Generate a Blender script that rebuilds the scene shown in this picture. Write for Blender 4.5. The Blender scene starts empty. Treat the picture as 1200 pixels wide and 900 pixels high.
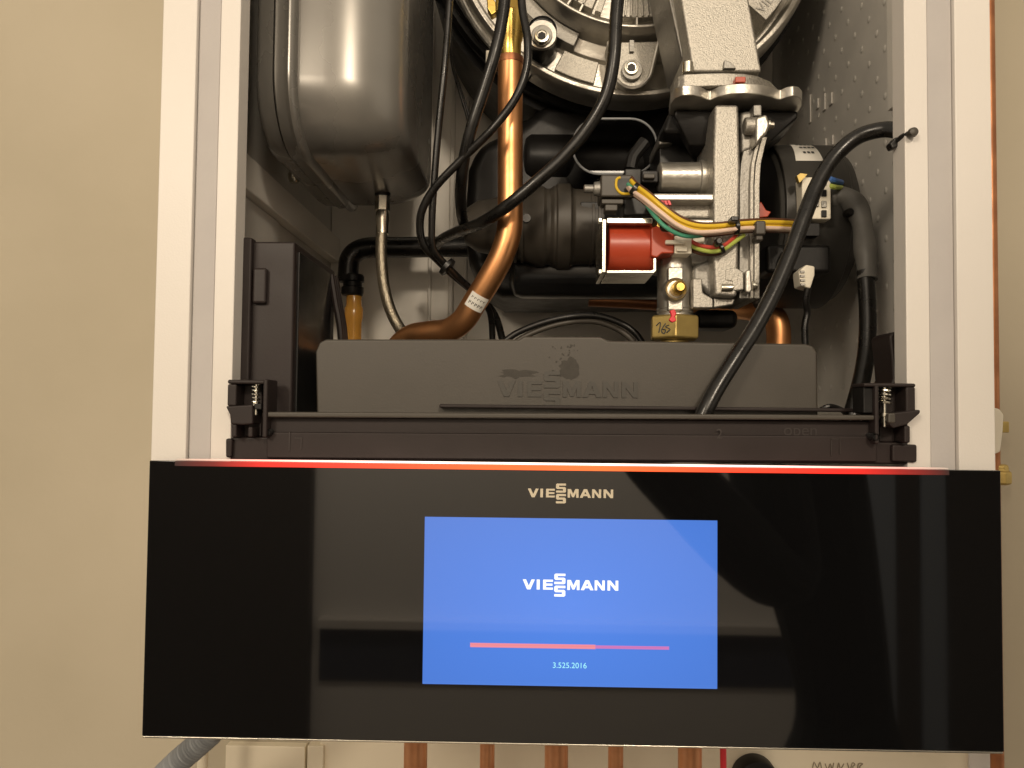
import bpy, bmesh, math, random
from mathutils import Vector, Matrix
random.seed(7)
R = math.radians
SC = bpy.context.scene
COL = SC.collection

# ------------------------------------------------------------------ camera
CAM = Vector((-0.0247, -0.405, 0.0))
YAW, PITCH, ROLL, FPX = R(1.08), R(2.1), R(0.6), 900.0
D = Vector((-math.sin(YAW)*math.cos(PITCH), math.cos(YAW)*math.cos(PITCH), math.sin(PITCH)))
r0 = D.cross(Vector((0, 0, 1))).normalized()
u0 = r0.cross(D)
RGT = r0*math.cos(ROLL) + u0*math.sin(ROLL)
UPV = -r0*math.sin(ROLL) + u0*math.cos(ROLL)
cd = bpy.data.cameras.new('camera')
cd.sensor_width = 36.0
cd.lens = FPX/1200*36
cd.clip_start = 0.01
cd.clip_end = 50
co = bpy.data.objects.new('camera', cd)
COL.objects.link(co)
co.matrix_world = Matrix(((RGT.x, UPV.x, -D.x, CAM.x), (RGT.y, UPV.y, -D.y, CAM.y), (RGT.z, UPV.z, -D.z, CAM.z), (0, 0, 0, 1)))
SC.camera = co

# ------------------------------------------------------------------ light and exposure
W = bpy.data.worlds.new('World')
SC.world = W
W.use_nodes = True
W.node_tree.nodes['Background'].inputs[0].default_value = (1.0, 0.86, 0.68, 1)
W.node_tree.nodes['Background'].inputs[1].default_value = 0.60


def bulb(name, loc, radius, energy, color):
    l = bpy.data.lights.new(name, 'POINT')
    l.shadow_soft_size = radius
    l.energy = energy
    l.color = color
    o = bpy.data.objects.new(name, l)
    COL.objects.link(o)
    o.location = loc
    return o


bulb('room_lamp', (0.30, -1.50, 0.72), 0.07, 47, (1.0, 0.85, 0.66))
bulb('second_lamp', (-0.80, -1.50, 0.60), 0.18, 48, (1.0, 0.85, 0.66))
vs = SC.view_settings
vs.view_transform = 'Standard'
vs.look = 'None'
vs.exposure = -0.09
vs.gamma = 1.0
SC.cycles.max_bounces = 8

# ------------------------------------------------------------------ helpers


def E(px, py, Y):
    """point at depth Y (metres behind the panel's front) seen at photograph position px, py"""
    ray = D*FPX + RGT*(px-600) - UPV*(py-450)
    t = (Y-CAM.y)/ray.y
    return CAM + ray*t


def S(Y):
    return (Y-CAM.y)/FPX


def mat(name, c1, c2=None, metal=0.0, rough=0.5, rvar=0.0, nscale=40, bump=0.0, bscale=400, spec=0.5, coat=0.0,
        emit=None, estr=0.0, trans=0.0, stretch=None, thr=(0.35, 0.65), bdetail=4):
    m = bpy.data.materials.new(name)
    m.use_nodes = True
    nt = m.node_tree
    b = nt.nodes['Principled BSDF']
    b.inputs['Base Color'].default_value = (*c1, 1)
    b.inputs['Metallic'].default_value = metal
    b.inputs['Roughness'].default_value = rough
    b.inputs['Specular IOR Level'].default_value = spec
    b.inputs['Coat Weight'].default_value = coat
    b.inputs['Coat Roughness'].default_value = 0.03
    b.inputs['Transmission Weight'].default_value = trans
    if emit:
        b.inputs['Emission Color'].default_value = (*emit, 1)
        b.inputs['Emission Strength'].default_value = estr
    tc = nt.nodes.new('ShaderNodeTexCoord')
    vec = tc.outputs['Object']
    if stretch:
        mp = nt.nodes.new('ShaderNodeMapping')
        mp.inputs['Scale'].default_value = stretch
        nt.links.new(vec, mp.inputs['Vector'])
        vec = mp.outputs['Vector']
    if c2 or rvar:
        n = nt.nodes.new('ShaderNodeTexNoise')
        n.inputs['Scale'].default_value = nscale
        n.inputs['Detail'].default_value = 6
        nt.links.new(vec, n.inputs['Vector'])
        if c2:
            cr = nt.nodes.new('ShaderNodeValToRGB')
            cr.color_ramp.elements[0].position = thr[0]
            cr.color_ramp.elements[1].position = thr[1]
            cr.color_ramp.elements[0].color = (*c1, 1)
            cr.color_ramp.elements[1].color = (*c2, 1)
            nt.links.new(n.outputs['Fac'], cr.inputs['Fac'])
            nt.links.new(cr.outputs['Color'], b.inputs['Base Color'])
        if rvar:
            mr = nt.nodes.new('ShaderNodeMapRange')
            mr.inputs['From Min'].default_value = 0.3
            mr.inputs['From Max'].default_value = 0.7
            mr.inputs['To Min'].default_value = max(0.02, rough-rvar)
            mr.inputs['To Max'].default_value = rough+rvar
            nt.links.new(n.outputs['Fac'], mr.inputs['Value'])
            nt.links.new(mr.outputs['Result'], b.inputs['Roughness'])
    if bump:
        n2 = nt.nodes.new('ShaderNodeTexNoise')
        n2.inputs['Scale'].default_value = bscale
        n2.inputs['Detail'].default_value = bdetail
        nt.links.new(vec, n2.inputs['Vector'])
        bp = nt.nodes.new('ShaderNodeBump')
        bp.inputs['Strength'].default_value = bump
        bp.inputs['Distance'].default_value = 0.001
        nt.links.new(n2.outputs['Fac'], bp.inputs['Height'])
        nt.links.new(bp.outputs['Normal'], b.inputs['Normal'])
    return m


M = {}
M['paint'] = mat('white_powder_paint', (0.72, 0.685, 0.645), (0.69, 0.655, 0.61), rough=0.42, nscale=9, bump=0.08, bscale=900)
M['zinc'] = mat('galvanised_sheet', (0.62, 0.595, 0.55), (0.68, 0.65, 0.60), metal=0.1, rough=0.42, rvar=0.06, nscale=30, bump=0.05, bscale=300)
M['zinc_back'] = mat('back_sheet', (0.80, 0.76, 0.69), (0.85, 0.81, 0.74), metal=0.0, rough=0.40, rvar=0.05, nscale=18)
M['wall'] = mat('painted_wall', (0.46, 0.405, 0.30), (0.515, 0.455, 0.345), rough=0.75, nscale=4.0, bump=0.15, bscale=120)
M['board'] = mat('backing_board', (0.80, 0.72, 0.56), (0.85, 0.77, 0.61), rough=0.6, nscale=6)
M['tank'] = mat('tank_grey_lacquer', (0.20, 0.19, 0.175), (0.23, 0.22, 0.20), metal=0.35, rough=0.27, rvar=0.04, nscale=14, bump=0.02, bscale=60)
M['alu'] = mat('cast_aluminium', (0.33, 0.315, 0.28), (0.54, 0.51, 0.455), metal=0.8, rough=0.46, rvar=0.10, nscale=700, bump=0.36, bscale=1150)
M['alu2'] = mat('machined_aluminium', (0.48, 0.455, 0.41), (0.58, 0.555, 0.50), metal=0.85, rough=0.36, rvar=0.08, nscale=90, bump=0.15, bscale=500)
M['alud'] = mat('dull_die_casting', (0.27, 0.26, 0.24), (0.36, 0.345, 0.315), metal=0.8, rough=0.5, rvar=0.08, nscale=160, bump=0.3, bscale=600)
M['steel'] = mat('zinc_plated_steel', (0.78, 0.75, 0.66), (0.70, 0.66, 0.56), metal=1.0, rough=0.24, rvar=0.05, nscale=60)
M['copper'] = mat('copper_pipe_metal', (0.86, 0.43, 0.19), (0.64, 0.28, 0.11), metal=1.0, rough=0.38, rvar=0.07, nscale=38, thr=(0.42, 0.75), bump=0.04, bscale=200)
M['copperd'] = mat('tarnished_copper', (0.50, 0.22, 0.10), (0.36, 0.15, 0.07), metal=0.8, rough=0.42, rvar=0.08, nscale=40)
M['copperl'] = mat('old_copper', (0.66, 0.32, 0.16), (0.50, 0.22, 0.10), metal=0.75, rough=0.42, rvar=0.08, nscale=40)
M['brass'] = mat('brass_metal', (0.80, 0.56, 0.16), (0.68, 0.45, 0.11), metal=1.0, rough=0.30, rvar=0.07, nscale=80, bump=0.05, bscale=300)
M['brassd'] = mat('dull_brass', (0.58, 0.43, 0.15), (0.46, 0.34, 0.12), metal=0.75, rough=0.42, rvar=0.06, nscale=70, bump=0.1, bscale=300)
M['black'] = mat('black_plastic', (0.0065, 0.006, 0.0056), (0.010, 0.009, 0.0085), rough=0.42, rvar=0.07, nscale=60, bump=0.06, bscale=700, spec=0.33)
M['blackg'] = mat('black_gloss_plastic', (0.010, 0.010, 0.010), rough=0.22, rvar=0.05, nscale=40)
M['rubber'] = mat('black_cable_sheath', (0.006, 0.0055, 0.005), (0.010, 0.009, 0.008), rough=0.30, rvar=0.08, nscale=120, bump=0.05, bscale=900)
M['char'] = mat('charcoal_plastic', (0.050, 0.043, 0.034), (0.058, 0.050, 0.040), rough=0.46, rvar=0.05, nscale=30, bump=0.05, bscale=900)
M['rail'] = mat('dark_rail_plastic', (0.020, 0.0145, 0.0135), (0.025, 0.018, 0.017), spec=0.28, rough=0.45, rvar=0.06, nscale=25, bump=0.04, bscale=800)
M['dust'] = mat('smudged_charcoal', (0.036, 0.031, 0.025), (0.046, 0.040, 0.032), rough=0.70, nscale=200)
M['mark'] = mat('moulded_lettering', (0.044, 0.040, 0.033), rough=0.38)
M['glass'] = mat('black_front_glass', (0.0035, 0.0035, 0.0038), rough=0.035, rvar=0.012, nscale=6, spec=0.8)
M['gold'] = mat('printed_pale_gold', (0.60, 0.53, 0.40), rough=0.4)
M['red'] = mat('red_coil_plastic', (0.42, 0.050, 0.018), (0.46, 0.060, 0.022), rough=0.36, rvar=0.05, nscale=40)
M['ivory'] = mat('ivory_plastic', (0.84, 0.78, 0.65), rough=0.42)
M['yellow'] = mat('yellow_wire', (0.75, 0.50, 0.03), rough=0.38)
M['pink'] = mat('pinkish_white_wire', (0.78, 0.58, 0.46), rough=0.38)
M['brown'] = mat('brown_wire', (0.10, 0.035, 0.015), rough=0.4)
M['green'] = mat('green_wire', (0.06, 0.30, 0.19), rough=0.38)
M['lime'] = mat('lime_wire', (0.42, 0.50, 0.10), rough=0.38)
M['redw'] = mat('red_wire', (0.52, 0.06, 0.04), rough=0.38)
M['blue'] = mat('blue_wire', (0.06, 0.16, 0.45), rough=0.38)
M['paper'] = mat('white_label_paper', (0.74, 0.72, 0.66), rough=0.5)
M['ink'] = mat('black_ink', (0.03, 0.03, 0.03), rough=0.6)
M['redpaint'] = mat('red_paint_dab', (0.75, 0.035, 0.05), rough=0.4)
M['amber'] = mat('amber_translucent_plastic', (0.80, 0.42, 0.08), rough=0.22, trans=0.45)
M['grey'] = mat('grey_hose_plastic', (0.25, 0.26, 0.27), rough=0.45)
M['heat'] = mat('grey_heat_shrink', (0.10, 0.096, 0.088), (0.12, 0.115, 0.105), rough=0.5, nscale=80, bump=0.2, bscale=200)
M['braid'] = mat('braided_steel', (0.46, 0.41, 0.32), (0.34, 0.30, 0.23), nscale=500, metal=1.0, rough=0.36, bump=0.6, bscale=900)
M['pencil'] = mat('pencil_marks', (0.30, 0.25, 0.18), rough=0.7)


def emat(name, col, strength, base=(0.01, 0.01, 0.012)):
    return mat(name, base, rough=0.035, spec=0.8, emit=col, estr=strength)


M['txt'] = emat('screen_white', (1.0, 1.0, 1.0), 1.25)
M['txt2'] = emat('screen_cyan', (0.40, 0.95, 1.0), 1.1)
M['bar'] = emat('screen_bar_done', (1.0, 0.30, 0.36), 0.95)
M['bar2'] = emat('screen_bar_left', (0.78, 0.24, 0.62), 0.85)


def ramp_emit(name, stops, axis_half, strength):
    """lamp whose brightness and colour vary along its length (an LED bar fed from the middle)"""
    m = mat(name, (0.05, 0.03, 0.03), rough=0.3)
    nt = m.node_tree
    b = nt.nodes['Principled BSDF']
    tc = nt.nodes.new('ShaderNodeTexCoord')
    sx = nt.nodes.new('ShaderNodeSeparateXYZ')
    nt.links.new(tc.outputs['Object'], sx.inputs[0])
    mr = nt.nodes.new('ShaderNodeMapRange')
    mr.inputs['From Min'].default_value = -axis_half
    mr.inputs['From Max'].default_value = axis_half
    nt.links.new(sx.outputs['X'], mr.inputs['Value'])
    cr = nt.nodes.new('ShaderNodeValToRGB')
    els = cr.color_ramp.elements
    els[0].position, els[0].color = stops[0][0], (*stops[0][1], 1)
    els[1].position, els[1].color = stops[-1][0], (*stops[-1][1], 1)
    for p, c in stops[1:-1]:
        e = els.new(p)
        e.color = (*c, 1)
    nt.links.new(mr.outputs['Result'], cr.inputs['Fac'])
    nt.links.new(cr.outputs['Color'], b.inputs['Emission Color'])
    b.inputs['Emission Strength'].default_value = strength
    return m


# screen backlight: a little stronger in the middle, as a cheap edge-lit display is
def screen_mat():
    m = emat('screen_blue', (0.078, 0.225, 0.76), 1.0)
    nt = m.node_tree
    b = nt.nodes['Principled BSDF']
    tc = nt.nodes.new('ShaderNodeTexCoord')
    mp = nt.nodes.new('ShaderNodeMapping')
    mp.inputs['Scale'].default_value = (9, 0, 14)
    mp.inputs['Location'].default_value = (0, 0, -0.6)
    gr = nt.nodes.new('ShaderNodeTexGradient')
    gr.gradient_type = 'SPHERICAL'
    nt.links.new(tc.outputs['Object'], mp.inputs['Vector'])
    nt.links.new(mp.outputs['Vector'], gr.inputs['Vector'])
    mr = nt.nodes.new('ShaderNodeMapRange')
    mr.inputs['To Min'].default_value = 0.93
    mr.inputs['To Max'].default_value = 1.16
    nt.links.new(gr.outputs['Fac'], mr.inputs['Value'])
    nt.links.new(mr.outputs['Result'], b.inputs['Emission Strength'])
    return m


M['screen'] = screen_mat()

BASE = {}


def empty(name, loc):
    o = bpy.data.objects.new(name, None)
    COL.objects.link(o)
    o.location = loc
    o.empty_display_size = 0.02
    BASE[o.name] = Vector(loc)
    return o


def tag(o, label=None, cat=None, group=None, kind=None):
    if label:
        o['label'] = label
    if cat:
        o['category'] = cat
    if group:
        o['group'] = group
    if kind:
        o['kind'] = kind
    return o


class MB:
    def __init__(s):
        s.v, s.f = [], []

    def add(s, v, f):
        k = len(s.v)
        s.v += [Vector(a) for a in v]
        s.f += [tuple(i+k for i in q) for q in f]
        return s

    def box(s, a, b):
        x0, y0, z0 = a
        x1, y1, z1 = b
        return s.add([(x0, y0, z0), (x1, y0, z0), (x1, y1, z0), (x0, y1, z0), (x0, y0, z1), (x1, y0, z1), (x1, y1, z1), (x0, y1, z1)],
                     [(0, 3, 2, 1), (4, 5, 6, 7), (0, 1, 5, 4), (1, 2, 6, 5), (2, 3, 7, 6), (3, 0, 4, 7)])

    def pbox(s, x0, y0, x1, y1, Ya, Yb):
        c = E((x0+x1)/2, (y0+y1)/2, Ya)
        k = S(Ya)
        w, h = abs(x1-x0)*k/2, abs(y1-y0)*k/2
        return s.box((c.x-w, Ya, c.z-h), (c.x+w, Yb, c.z+h))

    def prism(s, pts, off):
        """closed outline pts (world) pushed along off"""
        n = len(pts)
        off = Vector(off)
        v = [Vector(p) for p in pts] + [Vector(p)+off for p in pts]
        f = [tuple(range(n)), tuple(range(2*n-1, n-1, -1))] + [(i, (i+1) % n, n+(i+1) % n, n+i) for i in range(n)]
        return s.add(v, f)

    def pprism(s, poly, Ya, Yb):
        return s.prism([E(x, y, Ya) for x, y in poly], (0, Yb-Ya, 0))

    def lathe(s, o, ax, prof, n=40, ref=None, arc=None):
        ax = Vector(ax).normalized()
        a = Vector(ref) if ref else (Vector((0, 0, 1)) if abs(ax.z) < 0.9 else Vector((0, 1, 0)))
        a = (a-ax*a.dot(ax)).normalized()
        b = ax.cross(a)
        o = Vector(o)
        v, f = [], []
        for t, r in prof:
            for i in range(n):
                q = 2*math.pi*i/n
                v.append(o+ax*t+(a*math.cos(q)+b*math.sin(q))*max(r, 1e-5))
        m = len(prof)
        for j in range(m-1):
            for i in range(n):
                f.append((j*n+i, j*n+(i+1) % n, (j+1)*n+(i+1) % n, (j+1)*n+i))
        f.append(tuple(range(n-1, -1, -1)))
        f.append(tuple((m-1)*n+i for i in range(n)))
        return s.add(v, f)

    def xlathe(s, yc, Yc, prof, n=40):
        """horizontal turned piece: prof = (px, radius in px)"""
        o = E(617, yc, Yc)
        k = S(Yc)
        return s.lathe((0, o.y, o.z), (1, 0, 0), [(E(x, yc, Yc).x, r*k) for x, r in prof], n)

    def zlathe(s, xc, Yc, prof, n=40, ref=None):
        o = E(xc, prof[0][0], Yc)
        k = S(Yc)
        return s.lathe((o.x, o.y, 0), (0, 0, 1), [(E(xc, y, Yc).z, r*k) for y, r in prof], n, ref)

    def ylathe(s, xc, yc, Yc, prof, n=40, ref=None):
        """turned piece on an axis pointing into the cabinet: prof = (Y, radius in px at Yc)"""
        o = E(xc, yc, Yc)
        k = S(Yc)
        return s.lathe((o.x, 0, o.z), (0, 1, 0), [(Y, r*k) for Y, r in prof], n, ref)

    def tube(s, pts, r, n=12, step=6, smooth=True):
        P = [Vector(p) for p in pts]
        if smooth and len(P) > 2:
            Q = []
            for i in range(len(P)-1):
                p0 = P[max(i-1, 0)]
                p1, p2 = P[i], P[i+1]
                p3 = P[min(i+2, len(P)-1)]
                for j in range(step):
                    t = j/step
                    Q.append(0.5*((2*p1)+(p2-p0)*t+(2*p0-5*p1+4*p2-p3)*t*t+(3*p1-p0-3*p2+p3)*t**3))
            Q.append(P[-1])
        else:
            Q = P
        rr = r if callable(r) else (lambda t: r)
        v, f = [], []
        nrm = None
        m = len(Q)
        for j, q in enumerate(Q):
            tn = (Q[min(j+1, m-1)]-Q[max(j-1, 0)]).normalized()
            if nrm is None:
                nrm = tn.orthogonal().normalized()
            nrm = (nrm-tn*nrm.dot(tn)).normalized()
            bn = tn.cross(nrm)
            rad = rr(j/(m-1))
            for i in range(n):
                a = 2*math.pi*i/n
                v.append(q+(nrm*math.cos(a)+bn*math.sin(a))*rad)
        for j in range(m-1):
            for i in range(n):
                f.append((j*n+i, j*n+(i+1) % n, (j+1)*n+(i+1) % n, (j+1)*n+i))
        f.append(tuple(range(n-1, -1, -1)))
        f.append(tuple((m-1)*n+i for i in range(n)))
        return s.add(v, f)

    def ptube(s, pts, rpx, n=12, step=6):
        Y = pts[len(pts)//2][2]
        r = rpx if callable(rpx) else rpx*S(Y)
        return s.tube([E(*p) for p in pts], r, n, step)

    def loft(s, rings, cap=True):
        n = len(rings[0])
        v = [p for r in rings for p in r]
        f = []
        for j in range(len(rings)-1):
            for i in range(n):
                f.append((j*n+i, j*n+(i+1) % n, (j+1)*n+(i+1) % n, (j+1)*n+i))
        if cap:
            f.append(tuple(range(n-1, -1, -1)))
            f.append(tuple((len(rings)-1)*n+i for i in range(n)))
        return s.add(v, f)

    def build(s, name, m, parent=None, bevel=0.0, seg=2, angle=35, flat=False, label=None, kind=None):
        lo = [min(v[i] for v in s.v) for i in range(3)]
        hi = [max(v[i] for v in s.v) for i in range(3)]
        base = Vector(((lo[0]+hi[0])/2, (lo[1]+hi[1])/2, lo[2]))
        me = bpy.data.meshes.new(name)
        me.from_pydata([v-base for v in s.v], [], s.f)
        bm = bmesh.new()
        bm.from_mesh(me)
        bmesh.ops.recalc_face_normals(bm, faces=bm.faces)
        bm.to_mesh(me)
        bm.free()
        if not flat:
            me.polygons.foreach_set('use_smooth', [True]*len(me.polygons))
            me.set_sharp_from_angle(angle=R(angle))
        me.materials.append(M[m] if isinstance(m, str) else m)
        o = bpy.data.objects.new(name, me)
        COL.objects.link(o)
        o.location = base - (BASE[parent.name] if parent else Vector())
        BASE[o.name] = base
        if parent:
            o.parent = parent
        if bevel:
            b = o.modifiers.new('bevel', 'BEVEL')
            b.width = bevel
            b.segments = seg
            b.limit_method = 'ANGLE'
            b.angle_limit = R(angle)
            b.harden_normals = not flat
        if label:
            o['label'] = label
        if kind:
            o['kind'] = kind
        return o


def arc(cx, cy, r, a0, a1, n=8):
    return [(cx+r*math.cos(R(a0+(a1-a0)*i/n)), cy+r*math.sin(R(a0+(a1-a0)*i/n))) for i in range(n+1)]


def rrect(x0, y0, x1, y1, r, n=5):
    return arc(x1-r, y0+r, r, -90, 0, n)+arc(x1-r, y1-r, r, 0, 90, n)+arc(x0+r, y1-r, r, 90, 180, n)+arc(x0+r, y0+r, r, 180, 270, n)


# block letters, unit cap height
GL = {
    'V': [[(0, 1), (.27, 1), (.5, .36), (.73, 1), (1, 1), (.64, 0), (.36, 0)]],
    'I': [[(0, 0), (0, 1), (1, 1), (1, 0)]],
    'E': [[(0, 0), (0, 1), (1, 1), (1, .79), (.3, .79), (.3, .61), (.95, .61), (.95, .4), (.3, .4), (.3, .21), (1, .21), (1, 0)]],
    'S': [[(.12, 1), (1, 1), (1, .78), (.3, .78), (.3, .62), (.88, .62), (1, .52), (1, .10), (.88, 0), (0, 0), (0, .22), (.7, .22), (.7, .4), (.12, .4), (0, .5), (0, .9)]],
    'M': [[(0, 0), (0, 1), (.29, 1), (.5, .45), (.71, 1), (1, 1), (1, 0), (.78, 0), (.78, .58), (.58, .05), (.42, .05), (.22, .58), (.22, 0)]],
    'A': [[(0, 0), (.36, 1), (.5, 1), (.5, .72), (.41, .42), (.5, .42), (.5, .2), (.33, .2), (.26, 0)],
          [(1, 0), (.74, 0), (.67, .2), (.5, .2), (.5, .42), (.59, .42), (.5, .72), (.5, 1), (.64, 1)]],
    'N': [[(0, 0), (0, 1), (.28, 1), (.75, .38), (.75, 1), (1, 1), (1, 0), (.72, 0), (.25, .62), (.25, 0)]],
}
LOGO = [('V', 160, 268, 0, 1), ('I', 285, 312, 0, 1), ('E', 342, 430, 0, 1), ('S', 442, 541, .57, 1.62), ('S', 442, 541, -.68, .41),
        ('M', 558, 667, 0, 1), ('A', 678, 792, 0, 1), ('N', 802, 892, 0, 1), ('N', 916, 1012, 0, 1)]


def lettering(name, px0, px1, base_y, Y, thick, m, parent, hscale=1.0, label=None):
    a, b = E(px0, base_y, Y), E(px1, base_y, Y)
    k = (b.x-a.x)/852.0
    mb = MB()
    for g, x0, x1, z0, z1 in LOGO:
        for poly in GL[g]:
            mb.prism([(a.x+k*(x0-160+(x1-x0)*u), Y, a.z+k*84*hscale*(z0+(z1-z0)*w)) for u, w in poly], (0, -thick, 0))
    return mb.build(name, m, parent, flat=True, label=label)


def text(name, body, px, py, width_px, Y, m, parent, rot=0.0, thick=0.0002, shear=0.0, height=None):
    c = bpy.data.curves.new(name, 'FONT')
    c.body = body
    c.align_x = 'CENTER'
    c.align_y = 'CENTER'
    c.shear = shear
    o = bpy.data.objects.new(name, c)
    COL.objects.link(o)
    dg = bpy.context.evaluated_depsgraph_get()
    me = o.evaluated_get(dg).to_mesh()
    vs_ = [v.co.copy() for v in me.vertices]
    fs = [tuple(p.vertices) for p in me.polygons]
    o.evaluated_get(dg).to_mesh_clear()
    bpy.data.objects.remove(o)
    w = max(v.x for v in vs_)-min(v.x for v in vs_)
    k = width_px*S(Y)/w
    ctr = E(px, py, Y)
    ca, sa = math.cos(rot), math.sin(rot)
    mb = MB()
    mb.add([ctr+Vector(((v.x*ca-v.y*sa)*k, -thick, (v.x*sa+v.y*ca)*k)) for v in vs_], fs)
    return mb.build(name, m, parent, flat=True)


# ================================================================== the wall
YW = 0.374
wl = MB().box((-2.2, YW, -1.35), (2.4, YW+0.1, 1.6)).build('wall', 'wall', flat=True)
tag(wl, kind='structure')
# pale strip of boarding under the boiler, with two vertical joints
tag(MB().pbox(262, 878, 355, 1100, YW-0.012, YW-0.001).build('board', 'board', wl, bevel=0.001))
MB().pbox(358, 878, 377, 1100, YW-0.016, YW-0.001).build('board', 'board', wl, bevel=0.001)
MB().pbox(379.5, 878, 1136, 1100, YW-0.012, YW-0.001).build('board', 'board', wl, bevel=0.001)
MB().pbox(1137, 878, 1163, 1100, YW-0.014, YW-0.001).build('board', 'paint', wl, bevel=0.001)
# handwriting at the foot of the board
hw = MB()
for (x, pts) in ((952, [(0, 0), (2, -9), (6, -2), (9, -9), (11, 0)]), (967, [(0, -7), (3, 0), (6, -7), (8, 0), (10, -8)]), (981, [(0, 0), (2, -8), (4, -1), (8, -7)]),
                 (993, [(0, -8), (3, 0), (6, -8), (9, -6), (6, -3), (10, 0)]), (1005, [(0, 0), (1, -7), (6, -7), (2, -3), (7, 0)])):
    hw.tube([E(x+a, 902+b, YW-0.0125) for a, b in pts], 0.0005, 5, 3)
hw.build('handwriting', 'pencil', wl)

# ================================================================== boiler
ZT = 0.62                                    # casing goes on above the picture
YF = 0.008
pl0 = E(670, 868, 0)
ZB = pl0.z + 0.012
BO = empty('boiler', (0, 0.18, ZB))
tag(BO, 'open white wall-hung boiler with black glass control panel below its exposed pipes and valves', 'boiler')

XL, XR = E(184, 270, YF).x, E(1163.5, 270, YF).x
xg1, xg2, xi = E(224.5, 270, YF).x, E(251, 270, YF).x, E(274.5, 270, YF).x
rg1, rg2, ri = E(1121, 270, YF).x, E(1091, 270, YF).x, E(1063.5, 270, YF).x
T = 0.0016


def side_section(xo, a, b, i, sg):
    """folded sheet: side wall, front face, groove, inner face, short return; sg points into the cabinet"""
    p = [(xo, YW-0.002), (xo, YF), (a, YF), (a, YF+0.011), (b, YF+0.011), (b, YF+0.002), (i, YF+0.002), (i, YF+0.016),
         (i-sg*T, YF+0.016), (i-sg*T, YF+0.002+T), (b+sg*T, YF+0.002+T), (b+sg*T, YF+0.011+T), (a-sg*T, YF+0.011+T), (a-sg*T, YF+T), (xo+sg*T, YF+T), (xo+sg*T, YW-0.002)]
    return [(x, y, ZB) for x, y in p]


cas = MB().prism(side_section(XL, xg1, xg2, xi, 1), (0, 0, ZT-ZB)).build('casing_side', 'paint', BO, bevel=0.0006, seg=3, label='white folded steel side and front edge on the left')
cas2 = MB().prism(side_section(XR, rg1, rg2, ri, -1), (0, 0, ZT-ZB)).build('casing_side', 'paint', BO, bevel=0.0006, seg=3, label='white folded steel side and front edge on the right')
M['grey_groove'] = mat('grey_groove_fill', (0.45, 0.425, 0.415), (0.48, 0.455, 0.44), rough=0.7, nscale=30, bump=0.1, bscale=500)  # grey strip filling the front groove, darker than the casing paint
MB().box((xg1+0.0003, YF+0.0028, ZB+0.002), (xg2-0.0003, YF+0.0108, ZT)).build('groove_strip', 'grey_groove', cas, bevel=0.0004)
MB().box((rg2+0.0003, YF+0.0028, ZB+0.002), (rg1-0.0003, YF+0.0108, ZT)).build('groove_strip', 'grey_groove', cas2, bevel=0.0004)
# inside sheets
LX, RX = XL+0.004, XR-0.004
MB().box((LX-0.0015, 0.03, ZB), (LX, YW-0.006, ZT)).build('liner_sheet', 'zinc', cas)
MB().box((RX, 0.03, ZB), (RX+0.0015, YW-0.006, ZT)).build('liner_sheet', 'zinc', cas2)
back = MB().box((LX+0.0005, YW-0.014, ZB), (RX-0.0005, YW-0.011, ZT)).build('back_sheet', 'zinc_back', BO, bevel=0.0005, label='pale grey metal back sheet of the boiler')
MB().box((LX, 0.02, ZB), (RX, YW-0.015, ZB+0.0015)).build('base_sheet', 'zinc', BO)
# rail along the left side sheet
zr0, zr1 = 0.148, 0.172
rl = MB().box((LX+0.0002, 0.05, zr0), (LX+0.010, YW-0.016, zr1)).build('side_rail', 'zinc_back', cas, bevel=0.001)
MB().box((LX+0.0002, 0.05, zr0-0.05), (LX+0.003, 0.19, zr0-0.0005)).build('side_plate', 'zinc', cas, bevel=0.0008)
# folds of the back sheet beside the heat exchanger
for px0, px1 in ((503, 507), (527, 533), (545, 549)):
    MB().pbox(px0, -160, px1, 560, YW-0.019, YW-0.0135).build('sheet_fold', 'zinc_back', back, bevel=0.0015, seg=3)
# pressed dimples of the right sheet, with two slots
dm = MB()
row = 0
z = -0.06
while z < 0.36:
    y = 0.085+(0.012 if row % 2 else 0)
    while y < 0.345:
        dm.lathe((RX-0.0002, y, z), (-1, 0, 0), [(0, 0.0026), (0.00045, 0.0018), (0.0006, 0.0006)], 8)
        y += 0.024
    z += 0.0165
    row += 1
tag(dm.build('dimple', 'zinc', cas2), kind='stuff')
for (px, py, h) in ((949, 128, 34), (958, 122, 12), (966, 120, 20), (974, 116, 14), (967, 168, 10), (975, 165, 12)):
    Y = (RX-CAM.x)*900/(px-617)-0.405
    c = E(px, py, Y)
    hh = h*S(Y)/2
    MB().box((RX-0.0016, Y-0.0028, c.z-hh), (RX-0.0001, Y+0.0028, c.z+hh)).build('pressed_slot', 'zinc', cas2, bevel=0.0007)
MB().pbox(1054, -60, 1062.5, 120, 0.034, 0.05).build('edge_strip', 'zinc', cas2, bevel=0.0008)

# ------------------------------------------------------------------ expansion tank
xa, xr_, xb = E(296, 100, 0.06).x, E(336, 100, 0.06).x, CAM.x-0.080
ty0, ty1, tz0, tz1 = 0.055, 0.255, 0.166, 0.52


def tank_ring(x, inset, rad=0.042):
    r = max(rad-inset*0.6, 0.012)
    return [Vector((x, yy, zz)) for yy, zz in rrect(ty0+inset, tz0+(inset*0.42 if inset > 0 else inset), ty1-inset, tz1-inset, r, 9)]


def fillet(x0, x1, d, n, pw=2.0):
    return [(x0+(x1-x0)*math.sin(math.pi/2*i/n), d*(1-math.cos(math.pi/2*i/n))) for i in range(n+1)]


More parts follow.
